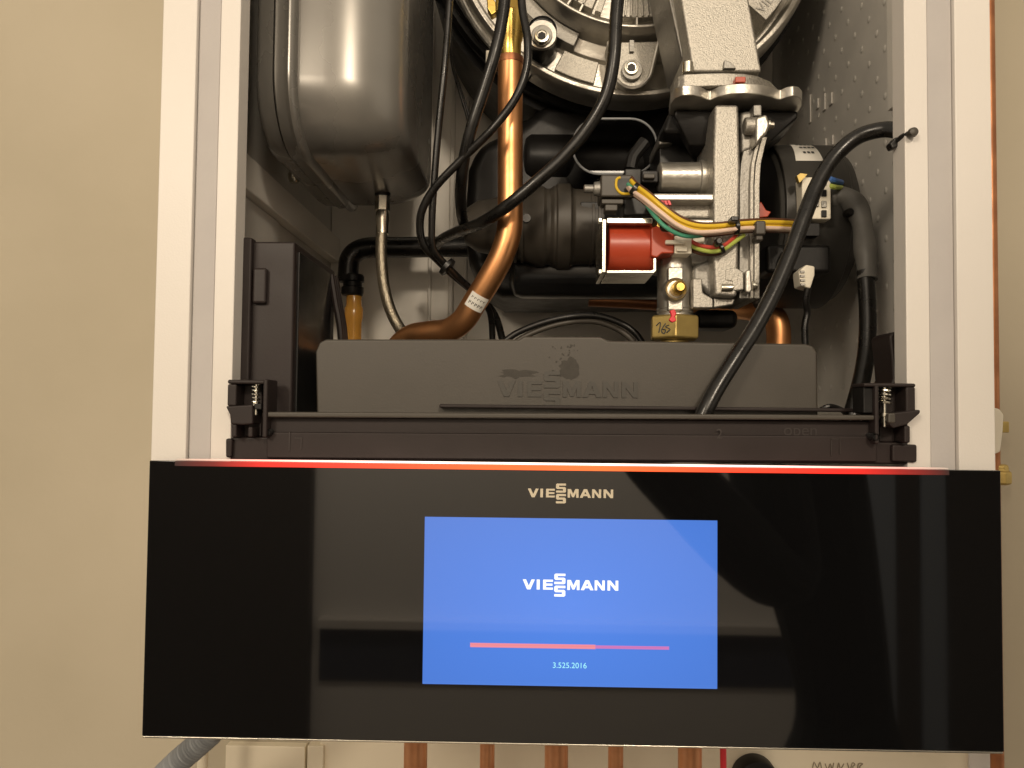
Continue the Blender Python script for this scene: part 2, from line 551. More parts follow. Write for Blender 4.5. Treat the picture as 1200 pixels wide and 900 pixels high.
st = [(xa+0.001, 0.034), (xa+0.0004, 0.024), (xa, 0.016), (xa+0.0012, 0.008), (xa+0.005, 0.0035), (xa+0.012, 0.0025), (xr_, 0.0025)]
st += [(xr_+0.001, 0.0045)] + [(x, 0.0045+d) for x, d in fillet(xr_+0.022, xb, 0.034, 14)]
tank = MB().loft([tank_ring(x, i) for x, i in st]).build('expansion_tank', 'tank', BO, angle=60, label='glossy grey steel expansion tank with a bulging seam')
xs0, xs1 = E(323, 100, 0.06).x, E(349, 100, 0.06).x
MB().loft([tank_ring(x, i, 0.043) for x, i in ((xs0, 0.003), (xs0, 0.0004), (xs0+0.001, -0.0005), ((xs0+xs1)/2-0.001, 0.0002), ((xs0+xs1)/2+0.0005, -0.0008), (xs1-0.004, -0.0028), (xs1-0.002, -0.0024), (xs1-0.0006, -0.0006), (xs1, 0.0046))], cap=False).build('seam_band', 'tank', tank, angle=50)
MB().loft([tank_ring(x, i, 0.043) for x, i in ((xs0-0.0012, 0.004), (xs0-0.0008, 0.0012), (xs0-0.0001, 0.0030))], cap=False).build('seam_groove', 'black', tank)
yt = 0.185
MB().zlathe(447, yt, [(222, 11), (218, 11.5), (212, 12), (205, 12)], 24).build('tank_socket', 'black', tank, bevel=0.0008)
MB().zlathe(345, 0.19, [(214, 5), (210, 7.5), (204, 7.5), (200, 5), (180, 4)], 16).build('tank_stud', 'steel', tank)
hose = MB().ptube([(448, 250, yt), (447, 275, yt), (447, 305, yt), (450, 335, yt), (457, 362, yt), (468, 384, yt), (486, 408, yt-0.01)], 6.8, 16, 8).build('braided_hose', 'braid', BO, label='thin braided steel hose hanging from the tank')
MB().zlathe(448, yt, [(247.5, 9.2), (230, 9.2)], 6, ref=(0.35, 1, 0)).build('hex_nut', 'steel', hose, bevel=0.0006)
MB().zlathe(448, yt, [(230, 8.5), (226, 10), (222.4, 10)], 24).build('gasket_ring', 'black', hose)
MB().zlathe(448, yt, [(274, 7.3), (262, 7.5), (258, 8.1), (251, 8.1), (248, 7.5)], 24).build('ferrule', 'steel', hose)

# ------------------------------------------------------------------ heat exchanger: burner door, black shell
DX, DY, DYc = 745, -106, 0.17
dc = E(DX, DY, DYc)
kd = S(DYc)


def dpt(rpx, ang, Y):
    """point on the door; ang in degrees from straight down, positive to the right"""
    return Vector((dc.x+rpx*kd*math.sin(R(ang)), Y, dc.z-rpx*kd*math.cos(R(ang))))


door = MB().ylathe(DX, DY, DYc, [(0.168, 0), (0.168, 139), (0.172, 141), (0.172, 149.5), (0.157, 150.5), (0.1555, 152), (0.1555, 154.5), (0.157, 156), (0.183, 160), (0.186, 176), (0.190, 178), (0.190, 212),
                                 (0.178, 214), (0.175, 217), (0.175, 222), (0.178, 225), (0.184, 226.5), (0.200, 226.5)], 128).build('burner_door', 'alu2', BO, bevel=0.0006, angle=30, label='round cast aluminium burner door at the top')


def sector(name, r0_, r1_, a0, a1, Ya, Yb, m='alu', n=10, bev=0.0008):
    p = [dpt(r1_, a0+(a1-a0)*i/n, Ya) for i in range(n+1)]+[dpt(r0_, a1+(a0-a1)*i/n, Ya) for i in range(n+1)]
    return MB().prism(p, (0, Yb-Ya, 0)).build(name, m, door, bevel=bev)


for a0, a1 in ((-88, -66), (-64, -46), (-44, -22), (-20.5, -17.5), (-11.5, 12.5), (27, 46), (48, 80)):
    sector('face_plate', 40, 139.5, a0, a1, 0.1605, 0.1679)
for a in (-80, -75, -70, -60, -55, -50, -41, -37.5, -34, -30.5, -27, -8.5, -5.8, -3, -0.2, 2.6, 5.4, 8.2, 33, 40):
    p = [dpt(139, a-0.5, 0.1608), dpt(139, a+0.5, 0.1608), dpt(60, a+0.9, 0.1608), dpt(60, a-0.9, 0.1608)]
    MB().prism(p, (0, -0.0022, 0)).build('cooling_rib', 'alu', door, bevel=0.0005)
for a in (-72, -50, -33, -26.8, -0.2, 24, 45):
    sector('ring_web', 140.5, 150, a-0.5, a+0.5, 0.158, 0.1725, 'alu2', 2, 0.0003)
# raised inner ledge and lugs
sector('ledge', 160, 177, -80, -24, 0.176, 0.1895, 'alud', 24)
sector('ledge', 160, 177, 24, 62, 0.176, 0.1895, 'alud', 16)
sector('cast_pad', 183, 210, -27, -13, 0.180, 0.1905, 'alu')
sector('cast_pad', 150, 206, 48, 62, 0.166, 0.1905, 'alu')
text('cast_letters', 'VIE', 897, 5, 22, 0.1655, 'alud', door, rot=R(52))
for bx, by, tongue in ((740, 80, True), (635, 42, False)):
    if tongue:
        poly = [(711, 49), (775, 48)]+arc(741, 82, 21, 15, 165, 12)
        lg = MB().pprism(poly, 0.166, 0.186).build('lug', 'alu', door, bevel=0.0012, seg=3)
        rim = [(772, 48), (763, 86)]+arc(741, 82, 21, 20, 160, 10)[1:-1]+[(720, 88), (713, 49)]
        MB().tube([E(x, y, 0.165) for x, y in rim], 0.0014, 8, 3).build('lug_rim', 'alu2', door)
        MB().pprism([(738, 47), (743, 47), (743, 60), (738, 60)], 0.163, 0.167).build('lug_rib', 'alud', door)
    else:
        lg = MB().ylathe(bx, by+3, 0.17, [(0.158, 15), (0.156, 17), (0.19, 20)], 32).build('boss', 'blackg', door, bevel=0.001)
        MB().ylathe(bx, by, 0.156, [(0.1535, 15), (0.1535, 17), (0.1545, 18), (0.1558, 18)], 36).build('washer', 'alu2', door)
    Yb = 0.1655 if tongue else 0.153
    bolt = MB().ylathe(bx, by+(4 if tongue else 0), Yb, [(Yb-0.0005, 12), (Yb-0.004, 12.3)] if tongue else [(Yb, 12.5), (Yb-0.0015, 12.5)], 28).build('bolt_washer', 'alud', door, bevel=0.0006)
    MB().ylathe(bx, by-(1 if tongue else 0), Yb-0.005, [(Yb-0.0062, 5.4), (Yb-0.0066, 6.2), (Yb-0.0064, 8.4), (Yb-0.0056, 9), (Yb-0.001, 9)], 28).build('socket_bolt', 'steel', door)
    MB().ylathe(bx, by-(1 if tongue else 0), Yb-0.0065, [(Yb-0.00665, 5.2), (Yb-0.0063, 5.2)], 6).build('bolt_socket', 'black', door)
# bright casting at the top left of the door and the black rings behind it
MB().ylathe(DX-16, DY+4, 0.2, [(0.196, 218), (0.197, 226), (0.200, 229), (0.206, 228), (0.206, 234), (0.210, 238), (0.217, 236), (0.23, 232), (0.23, 242), (0.34, 238)], 96).build('chamber_shell', 'black', BO, label='black round shell of the heat exchanger behind the burner door')
MB().tube([dpt(229, a, 0.188) for a in range(-75, -32, 3)], 0.0034, 10, 3).build('gasket_rim', 'alud', door)
MB().pbox(569, 58, 578, 80, 0.186, 0.2).build('rim_tab', 'ivory', door, bevel=0.001)

sh = [(548, 196), (560, 168), (600, 150), (640, 118), (840, 118), (862, 170), (862, 346), (640, 348), (588, 348), (566, 335), (549, 308), (543, 268)]
shell = MB().pprism(sh, 0.225, 0.335).build('condensate_housing', 'black', BO, bevel=0.011, seg=5, label='black plastic condensate housing behind the copper pipe')
MB().xlathe(187, 0.235, [(612, 10), (616, 25), (622, 29), (800, 29)], 40).build('housing_duct', 'black', shell, bevel=0.001)
MB().xlathe(318, 0.215, [(596, 5), (597, 18), (603, 29), (612, 32), (790, 32)], 40).build('drain_tube', 'blackg', shell, bevel=0.0015)
ov = rrect(671, 139, 770, 204, 31, 8)


def oval(g, Y, Yr=0.165):
    cx, cy = 720.5, 171.5
    return [E(cx+(x-cx)*g, cy+(y-cy)*g, Yr)+Vector((0, Y-Yr, 0)) for x, y in ov]


MB().loft([oval(1.06, 0.22), oval(1.02, 0.19), oval(1.0, 0.166), oval(0.985, 0.166), oval(0.96, 0.20), oval(0.95, 0.2245)]).build('oval_port', 'blackg', shell, angle=40)
MB().tube(oval(0.995, 0.165)+oval(0.995, 0.165)[:1], 0.0009, 8, 1, smooth=False).build('port_lip', 'grey', shell)
# ribbed coupling
cp = MB().xlathe(266, 0.185, [(545, 20), (560, 30), (600, 37), (622, 43), (628, 46), (636, 47), (640, 44), (644, 44), (648, 47), (651, 47.5), (652, 50), (667, 50), (669, 46), (672, 44), (690, 43), (705, 42)], 48).build('ribbed_coupling', 'char', BO, bevel=0.0008, angle=25, label='dark ribbed plastic coupling left of the red coil')
for x in (604, 612, 692, 699):
    MB().xlathe(266, 0.185, [(x-2, 38 if x < 650 else 42), (x-1.5, 42 if x < 650 else 44.5), (x+1.5, 42.5 if x < 650 else 44.5), (x+2, 38 if x < 650 else 42)], 48).build('coupling_ring', 'char', cp)
MB().pbox(680, 236, 703, 248, 0.158, 0.17).build('clip_lug', 'black', cp, bevel=0.001)
MB().ylathe(617, 255, 0.155, [(0.156, 5), (0.160, 6.5), (0.175, 6.5)], 20).build('rivet', 'blackg', cp)

# ------------------------------------------------------------------ copper pipe with brass end
YP = 0.118
pipe = MB().ptube([(598, 74, YP), (598, 120, YP), (598, 180, YP), (598, 235, YP), (597, 268, YP), (589, 297, YP+0.002), (574, 326, YP+0.006), (556, 355, YP+0.012), (543, 375, YP+0.018), (526, 387, YP+0.026), (504, 390, YP+0.034), (482, 394, YP+0.042), (466, 408, YP+0.046), (458, 430, YP+0.046), (456, 470, YP+0.046)], 14.6, 28, 8).build('copper_pipe', 'copper', BO, label='thick shiny copper pipe bending to the left')
MB().zlathe(598, YP, [(76, 15.6), (72, 16), (68, 15.6)], 28).build('solder_joint', 'copperd', pipe)
MB().zlathe(598, YP, [(70, 12.8), (50, 13), (47, 14.5), (18, 17.5)], 32).build('brass_fitting', 'brass', pipe)
MB().zlathe(597, YP, [(17.8, 19), (-20, 19)], 6).build('brass_nut', 'brass', pipe, bevel=0.001)
MB().pprism([(575, -6), (581, 2), (582, 14), (576, 18), (571, 10), (570, -4)], 0.15, 0.158).build('brass_tag', 'brass', pipe, bevel=0.001)
# printed sticker wrapped on the slanting run
s0, s1 = E(553.5, 359, YP+0.0125), E(564, 341.5, YP+0.009)
ax = (s1-s0)
stk = MB().lathe(s0, ax, [(0, 14.75*S(YP+.01)), (ax.length, 14.75*S(YP+.01))], 28)
stick = MB()
axn = ax.normalized()
fr = Vector((0.35, -1, 0))
fr = (fr-axn*fr.dot(axn)).normalized()
sd = axn.cross(fr)
rs = 15.0*S(YP+.011)
rows = [[s0+axn*(ax.length*t)+(fr*math.cos(a)+sd*math.sin(a))*rs for a in [R(-48+96*i/10) for i in range(11)]] for t in (0, 0.9)]
stick.add(rows[0]+rows[1], [(i, i+1, 12+i, 11+i) for i in range(10)])
stick.build('sticker', 'paper', pipe)
ink = MB()
for line, t0 in enumerate((0.30, 0.60)):
    for ch in range(5):
        for seg_ in range(2):
            a = R(-36+15*ch+seg_*6)
            ra = rs*1.008
            tt = (t0-0.09+0.07*((ch*3+seg_+line) % 3), t0+0.09)
            q = [s0+axn*(ax.length*t)+(fr*math.cos(b)+sd*math.sin(b))*ra for t in tt for b in (a, a+R(3.5))]
            ink.add(q, [(0, 1, 3, 2)])
ink.build('sticker_print', 'ink', pipe)

# ------------------------------------------------------------------ black drain hose with amber sight tube (left, at the back)
YH = 0.295
dh = MB().ptube([(560, 289, YH), (520, 289, YH), (470, 290, YH), (436, 290, YH), (419, 294, YH), (410, 304, YH), (408, 320, YH), (408, 330, YH)], 12.2, 20, 8).build('drain_hose', 'rubber', BO, label='black drain hose turning down beside the dark box')
MB().zlathe(413, YH, [(346, 12), (344, 13), (337, 13), (336, 11), (331, 11), (330, 13.5), (324, 13.5), (322, 12)], 24).build('hose_nut', 'black', dh)
MB().zlathe(414, YH, [(402, 9.5), (378, 9.5), (372, 11), (362, 11), (358, 9), (347, 9)], 24).build('sight_tube', 'amber', dh)

# ------------------------------------------------------------------ dark box at the left
jb = MB().pbox(276, 281, 344, 486, 0.026, 0.118).build('junction_box', 'rail', BO, bevel=0.0015, seg=3, label='tall dark plastic box at the left inside the casing')
MB().pbox(276.5, 276, 293, 486, 0.022, 0.03).build('edge_flange', 'rail', jb, bevel=0.0012)
MB().pbox(295, 313, 312, 356, 0.0225, 0.0258).build('catch_tab', 'rail', jb, bevel=0.0018, seg=3)
q = E(344, 283, 0.026)
bxr = q.x
zt_, zb_ = E(344, 290, 0.03).z, E(344, 484, 0.03).z
MB().box((bxr+0.0003, 0.032, zb_), (bxr+0.002, 0.104, zt_-0.002)).build('side_window', 'blackg', jb, bevel=0.0006)
for k, yy in enumerate((0.106, 0.112, 0.118)):
    pts = [Vector((bxr+0.001, yy, zt_-0.002)), Vector((bxr+0.004, yy+0.001, zt_-0.02)), Vector((bxr+0.008, yy+0.002, zt_-0.045)), Vector((bxr+0.009, yy+0.003, zb_))]
    MB().tube(pts, 0.0022, 8, 6).build('side_rib', 'rail', jb)
MB().pbox(346, 404, 364, 482, 0.075, 0.09).build('inner_clip', 'black', jb, bevel=0.001)
MB().pprism([(349, 440), (352, 446), (351, 476), (346, 478), (346, 462)], 0.07, 0.074).build('clear_latch', 'ivory', jb, bevel=0.0006)
MB().ptube([(347, 405, 0.1), (360, 408, 0.1), (372, 414, 0.1)], 2.2, 8).build('grey_lead', 'grey', jb)

# ------------------------------------------------------------------ electronics tray with moulded lettering
YT = 0.034
tray_poly = [(371, 486), (369.5, 412), (374, 401), (382, 397.5)]+[(608, 397.5), (614, 394), (704, 394.5), (713, 399)]+[(944, 403), (953, 405), (958, 412), (959, 490)]
tray = MB().pprism(tray_poly, YT, 0.165).build('electronics_tray', 'char', BO, bevel=0.0014, seg=3, label='charcoal electronics tray with moulded brand lettering')
lettering('moulded_lettering', 583, 747, 464.5, YT-0.0001, 0.0007, 'mark', tray, hscale=1.15)
MB().pbox(515, 476, 1000, 480.5, YT-0.006, YT-0.0002).build('tray_ledge', 'rail', tray, bevel=0.0008)
sm = MB()
for i in range(46):
    a, b = random.gauss(664, 8), random.uniform(404, 442)
    r = random.uniform(0.4, 1.5)*(1.4 if b > 425 else 1)
    sm.pprism([(a+r*math.cos(R(t)), b+r*math.sin(R(t))) for t in range(0, 360, 72)], YT-0.0002-0.00001*i/46, YT+0.0002)
sm.build('dust_speck', 'dust', tray, kind='stuff')
def blotch(cx, cy, w, h, n=26, j=0.35):
    return [(cx+w*math.cos(2*math.pi*i/n)*(1+random.uniform(-j, j)), cy+h*math.sin(2*math.pi*i/n)*(1+random.uniform(-j, j))) for i in range(n)]
MB().pprism(blotch(606, 438, 20, 5), YT-0.00015, YT+0.0002).build('smudge', 'dust', tray)
MB().pprism(blotch(668, 432, 12, 12, j=0.2), YT-0.00015, YT+0.0002).build('smudge', 'dust', tray)
# scroll of loose leads on the tray's right
MB().ptube([(962, 480, 0.06), (972, 476, 0.06), (984, 479, 0.055), (992, 485, 0.05)], 3, 8).build('loose_lead', 'rubber', tray)

# ------------------------------------------------------------------ front rail with its two spring brackets
YR = 0.0045
M['railmark'] = mat('rail_moulding', (0.030, 0.023, 0.021), rough=0.4)
rail = MB()
rail.pprism([(263, 513), (311, 512), (312, 488), (1028, 493), (1030, 518), (1075, 519), (1075, 544), (263, 539)], YR+0.006, 0.03)
rail = rail.build('front_rail', 'rail', BO, bevel=0.001, label='dark plastic rail between casing and control panel')
MB().pprism([(307, 482.5), (1031, 486.5), (1031, 492.5), (307, 489)], YR, 0.034).build('rail_lip', 'char', rail, bevel=0.0009, seg=3)
MB().pprism([(312, 506), (1028, 511), (1028, 541.5), (312, 537)], YR+0.0042, YR+0.007).build('rail_step', 'rail', rail, bevel=0.0008)
MB().pprism([(264, 514), (272, 514), (271, 536), (264, 536)], YR+0.003, YR+0.0065).build('rail_end', 'rail', rail, bevel=0.001)
MB().pprism([(1046, 521), (1075, 521), (1075, 542), (1046, 541)], YR+0.003, YR+0.0065).build('rail_end', 'rail', rail, bevel=0.001)
for x0, x1, y0, y1 in ((338.5, 339.6, 506, 528), (352.5, 353.5, 514, 526), (974, 975, 516, 534), (984, 985, 513, 532), (974, 986, 514, 515), (345, 354, 513, 514)):
    MB().pbox(x0, y0, x1, y1, YR+0.0037, YR+0.0045).build('moulded_mark', 'railmark', rail)
text('moulded_word', 'open', 938, 504.5, 38, YR+0.0058, 'railmark', rail, rot=R(-0.5))
text('moulded_digit', '2', 843, 509, 7, YR+0.004, 'railmark', rail)


def spring(xc, y0, y1, rpx, turns, Y):
    n = turns*14
    k = S(Y)
    c0, c1 = E(xc, y0, Y), E(xc, y1, Y)
    return [c0+(c1-c0)*(i/n)+Vector((math.cos(2*math.pi*i/14)*rpx*k, math.sin(2*math.pi*i/14)*rpx*k, 0)) for i in range(n+1)]


# left bracket
Yk = 0.003
bl = MB()
bl.pbox(266, 445, 310, 450, Yk, 0.02)
bl.pbox(266, 450, 277, 476, Yk, 0.02)
bl.pprism([(264, 476), (296, 474), (296, 497), (284, 498), (270, 497), (269, 486)], Yk-0.001, 0.016)
bl.pbox(271, 497, 277, 512.5, Yk, 0.02)
bl.pbox(307.5, 444, 313, 513, Yk, 0.02)
bl.pbox(290, 500, 296, 512.5, Yk+0.001, 0.016)
bl.pbox(277, 450, 307, 512, Yk+0.012, Yk+0.0165)
bl = bl.build('spring_bracket', 'rail', rail, bevel=0.0009)
MB().pbox(297.5, 473, 306.5, 480, Yk+0.001, 0.012).build('screw_block', 'black', rail, bevel=0.0006)
MB().tube(spring(299.5, 450, 472, 4.6, 5, Yk+0.004), 0.00045, 6, 1, smooth=False).build('coil_spring', 'steel', rail)
MB().zlathe(299.8, Yk+0.004, [(486, 2.6), (476, 2.6), (475, 4.2), (471, 4.2), (470, 1.9), (449, 1.9)], 14).build('bracket_screw', 'steel', rail)
MB().ylathe(312, 507, Yk, [(Yk+0.0028, 2.6), (Yk+0.0015, 3.8), (Yk+0.004, 4.6), (Yk+0.008, 4.6)], 20).build('hinge_hole', 'blackg', rail)
# right bracket
br = MB()
br.pbox(1013, 449, 1073, 453.5, Yk, 0.02)
br.pbox(1062, 453.5, 1073, 484, Yk, 0.02)
br.pbox(1025.5, 450, 1030.5, 520, Yk, 0.02)
br.pprism([(1043, 484), (1079, 480), (1079, 484), (1063, 498), (1047, 502), (1041, 496)], Yk-0.001, 0.018)
br.pbox(1060, 499, 1067, 519, Yk, 0.02)
br.pbox(1030.5, 453, 1062, 518, Yk+0.012, Yk+0.0165)
br = br.build('spring_bracket', 'rail', rail, bevel=0.0009)
MB().pbox(1012, 453.5, 1025, 484, Yk+0.003, 0.02).build('screw_block', 'black', rail, bevel=0.0006)
MB().tube(spring(1037.5, 454, 473, 6, 4, Yk+0.004), 0.0006, 6, 1, smooth=False).build('coil_spring', 'steel', rail)
MB().zlathe(1036.5, Yk+0.004, [(500, 2.4), (489, 2.6), (488, 4.6), (484, 4.6), (483, 2), (453, 2)], 14).build('bracket_screw', 'steel', rail)
MB().pbox(1041, 484, 1050, 496, Yk-0.0015, 0.004).build('latch_tip', 'char', rail, bevel=0.001)
MB().ylathe(1026, 512, Yk, [(Yk+0.0005, 2.6), (Yk-0.001, 3.8), (Yk+0.001, 4.8), (Yk+0.008, 4.8)], 20).build('hinge_hole', 'blackg', rail)
MB().pprism([(1043, 452), (1047, 444), (1045, 420), (1042, 394), (1046, 389), (1066, 386), (1069, 452)], 0.0265, 0.05).build('hinge_post', 'rail', rail, bevel=0.0025, seg=3)

# ------------------------------------------------------------------ gas valve
GV = MB()
GV.pprism([(838, 122), (866, 122), (868, 200), (866, 300), (864, 348), (838, 346), (836, 300), (836, 180)], 0.074, 0.125)
gv = GV.build('gas_valve', 'alu', BO, bevel=0.0022, seg=3, label='cast aluminium gas valve with red coil and brass nut')
RP = [(889, 160), (885, 176), (881.5, 192), (880, 215), (880, 240), (880, 350)]
for o0, o1, Yr in ((-13.5, -1.2, 0.0800), (-0.9, 3.6, 0.0765), (3.9, 10.5, 0.0785)):
    MB().pprism([(x+o0, y) for x, y in RP]+[(x+o1, y) for x, y in RP[::-1]], Yr, 0.128).build('valve_rib', 'alud' if Yr > 0.0795 else 'alu', gv, bevel=0.0006)
MB().pprism([(868, 130), (890, 128), (892, 160), (880, 176), (868, 180)], 0.079, 0.125).build('valve_shoulder', 'alud', gv, bevel=0.003, seg=3)
MB().pprism([(834, 112), (892, 112), (890, 124), (836, 124)], 0.088, 0.14).build('valve_neck', 'alud', gv, bevel=0.0015)
# lug at the upper right with bolt
MB().xlathe(147, 0.075, [(872, 9), (873, 10), (886, 10)], 24).build('valve_lug', 'alu', gv, bevel=0.0006)
MB().pprism([(886, 137), (899, 133), (903, 146), (899, 156), (886, 170)], 0.068, 0.1).build('valve_ear', 'alu2', gv, bevel=0.0018, seg=3)
MB().xlathe(146, 0.076, [(899, 7), (901, 7), (902, 4.5), (906, 4.5), (907, 3)], 20).build('valve_bolt', 'steel', gv)
MB().pbox(883, 122, 893, 136, 0.073, 0.09).build('valve_web', 'alud', gv, bevel=0.001)
# top flange: two plates with lobes (lying flat, seen from below)


def plan(pts, zc, th):
    return MB().prism([(x, y, zc) for x, y in pts], (0, 0, th))


zf = E(850, 111.5, 0.068).z
k7 = S(0.068)
def pxplan(pts):
    return [(E(x, 105, Y).x, Y) for x, Y in pts]


LOW = [(784, .100), (786, .082), (791, .073), (800, .0685), (812, .068), (822, .071), (829, .0755), (833, .0757), (842, .070), (856, .0665), (872, .0655), (888, .0665), (903, .0705), (911, .0745), (915, .0747), (921, .071),
       (929, .069), (936, .0705), (940, .076), (940, .085), (934, .098), (918, .128), (895, .150), (815, .152), (795, .130)]
UPP = [(788, .100), (790, .084), (794, .076), (802, .0725), (830, .071), (850, .0705), (872, .0715), (888, .075), (903, .083), (912, .095), (908, .118), (890, .140), (815, .142), (797, .125)]
fl = plan(pxplan(LOW), zf, 12.5*k7).build('flange_plate', 'alu2', gv, bevel=0.0007, seg=3)
fu = plan(pxplan(UPP), zf+13.2*k7, 16*k7).build('flange_plate', 'alu', gv, bevel=0.0008, seg=3)
shadep = [(x+(862-x)*0.06, max(Y+0.006, 0.090)) for x, Y in LOW[:2]+LOW[19:]]
a_ = [Vector((x, y, zf-0.0006)) for x, y in pxplan(shadep)]
b_ = [Vector((x, y, zf-0.021)) for x, y in pxplan([(852+(x-862)*0.62, 0.118+(Y-0.118)*0.7) for x, Y in shadep])]
MB().loft([a_, [p+Vector((0, 0, -0.004)) for p in a_], b_]).build('underside_shade', 'black', gv, bevel=0.0015, seg=3)  # black body added under the flange so its underside reads as shaded
MB().pbox(862, 89.5, 874, 96.5, 0.0655, 0.08).build('flange_seal', 'red', gv, bevel=0.0005)
for x in (806,):
    MB().zlathe(x, 0.078, [(86, 6.5), (74, 6.5), (72.5, 5)], 20).build('flange_bolt', 'steel', gv)
    MB().zlathe(x, 0.078, [(119, 5), (117, 7), (113, 7)], 20).build('flange_bolt', 'blackg', gv)
# inlet duct rising out of the picture
MB().pprism([(812, 84), (893, 84), (862, -90), (783, -90)], 0.082, 0.150).build('inlet_duct', 'alu', gv, bevel=0.0018, seg=3)
MB().pprism([(848, 80), (849, 70), (856, 72), (863, 80)], 0.079, 0.083).build('duct_nib', 'alud', gv, bevel=0.0005)
MB().pprism([(798, 66), (812, 84), (783, -90), (764, -90)], 0.10, 0.150).build('duct_flank', 'alud', gv, bevel=0.0015)
# black mixer shroud under the flange, at its left
MB().pprism([(797, 112), (838, 112), (838, 158), (776, 155), (784, 132)], 0.100, 0.150).build('mixer_shroud', 'black', gv, bevel=0.003, seg=3)
MB().pprism([(772, 158), (838, 160), (838, 166), (806, 164), (772, 170)], 0.118, 0.16).build('shroud_lip', 'alud', gv, bevel=0.0015)
MB().pbox(772, 166, 838, 198, 0.125, 0.17).build('mixer_block', 'black', gv, bevel=0.0015)
# regulator block with its horizontal ridges
MB().xlathe(207, 0.098, [(771, 14), (773, 17), (818, 17.5), (819, 20), (829, 20), (830, 17.5), (840, 17.5)], 36).build('regulator_barrel', 'alu2', gv, bevel=0.0006)
MB().pbox(765, 226, 838, 236, 0.074, 0.11).build('regulator_ridge', 'alu2', gv, bevel=0.0016, seg=3)
MB().pbox(776, 236, 838, 256, 0.084, 0.12).build('regulator_body', 'alu', gv, bevel=0.002)
MB().xlathe(247, 0.093, [(778, 8), (780, 10), (838, 10)], 28).build('regulator_ridge', 'alu2', gv)
MB().pbox(783, 256, 838, 268, 0.076, 0.12).build('regulator_ridge', 'alu2', gv, bevel=0.0016, seg=3)
MB().pbox(774, 268, 838, 312, 0.090, 0.13).build('valve_body', 'alud', gv, bevel=0.003, seg=3)
for k in range(3):
    MB().pprism([(774+4*k, 235), (777+4*k, 235), (779+4*k, 240), (776+4*k, 240)], 0.0735, 0.078).build('paint_mark', 'redpaint', gv)
# gas inlet: threaded stub, test nipple, brass nut
stub = MB().zlathe(791, 0.098, [(372, 21), (370, 21.5), (368, 20.6), (366, 21.5), (364, 20.6), (362, 21.5), (360, 20.8), (318, 20.8), (306, 22), (300, 20)], 36).build('inlet_stub', 'alu2', gv, bevel=0.0004)
MB().pprism([(783, 313), (801, 313), (801, 364), (783, 364)], 0.0835, 0.09).build('stub_flat', 'alu2', gv, bevel=0.001)
MB().ylathe(792, 339, 0.08, [(0.0800, 10), (0.0785, 12.5), (0.0795, 13.8), (0.088, 14.5)], 32).build('nipple_seat', 'alu2', gv)
MB().ylathe(795, 338, 0.076, [(0.0690, 2.2), (0.0690, 4.6), (0.0700, 6.3), (0.0730, 6.5), (0.0735, 8.3), (0.081, 8.6)], 28).build('test_nipple', 'brass', gv)
MB().ylathe(795, 338, 0.069, [(0.0686, 2.0), (0.0689, 2.0)], 6).build('nipple_socket', 'brassd', gv)
nut = MB().zlathe(790, 0.098, [(399, 27.5), (397, 30.5), (373, 30.5), (371, 28)], 6, ref=(-0.12, -1, 0)).build('brass_nut', 'brassd', gv, bevel=0.0012, seg=3)
sc_ = MB()
for x, pts in ((769, [(0, -3), (5, -7), (3, 5)]), (775, [(5, -6), (0, 2), (3, 6), (5, 2), (1, 1)]), (781, [(3, -4), (-1, -2), (4, 1), (0, 5), (3, 2)])):
    sc_.tube([E(x+a, 385+b, 0.0795-(x-762)*0.0003) for a, b in pts], 0.0004, 5, 4)
sc_.build('scribble', 'ink', gv)
dab = [(785, 364), (791, 362), (793, 368), (791, 371), (793, 376), (788, 378), (784, 375), (787, 370)]
MB().pprism(dab, 0.0705, 0.0735).build('paint_dab', 'redpaint', gv, bevel=0.0006)
MB().zlathe(790, 0.098, [(410, 16), (399.5, 16)], 28).build('gas_pipe', 'brassd', gv)
# lower casting with pressure screw
MB().pprism([(812, 312), (838, 300), (864, 300), (878, 310), (880, 340)]+arc(846, 322, 28, 40, 140, 8)+[(812, 330)], 0.086, 0.13).build('lower_casting', 'alud', gv, bevel=0.004, seg=3)
MB().pprism([(812, 326), (823, 326), (824, 343), (836, 350), (836, 361), (812, 361)], 0.081, 0.09).build('lower_bracket', 'alu', gv, bevel=0.001)
MB().pprism([(836.5, 349), (862, 350), (859, 357), (836.5, 361)], 0.082, 0.09).build('lower_bracket', 'alu', gv, bevel=0.001)
MB().pprism([(850, 315), (862, 313), (872, 318), (872, 340), (859, 341), (858, 330), (850, 329)], 0.0735, 0.10).build('screw_block', 'alu', gv, bevel=0.001)
MB().xlathe(335.5, 0.0735, [(845, 4), (846, 4.6), (858, 4.6)], 20).build('adjusting_screw', 'steel', gv)
MB().pprism([(874, 317), (880, 315), (882, 340), (878, 344), (874, 342)], 0.071, 0.11).build('valve_ear', 'alu2', gv, bevel=0.0014)
MB().xlathe(333, 0.077, [(881, 6), (884, 6), (884.5, 4), (887, 4), (888, 2.6)], 20).build('valve_bolt', 'steel', gv)
MB().pbox(815, 362, 866, 384, 0.12, 0.15).build('lower_lip', 'black', gv, bevel=0.005, seg=4)

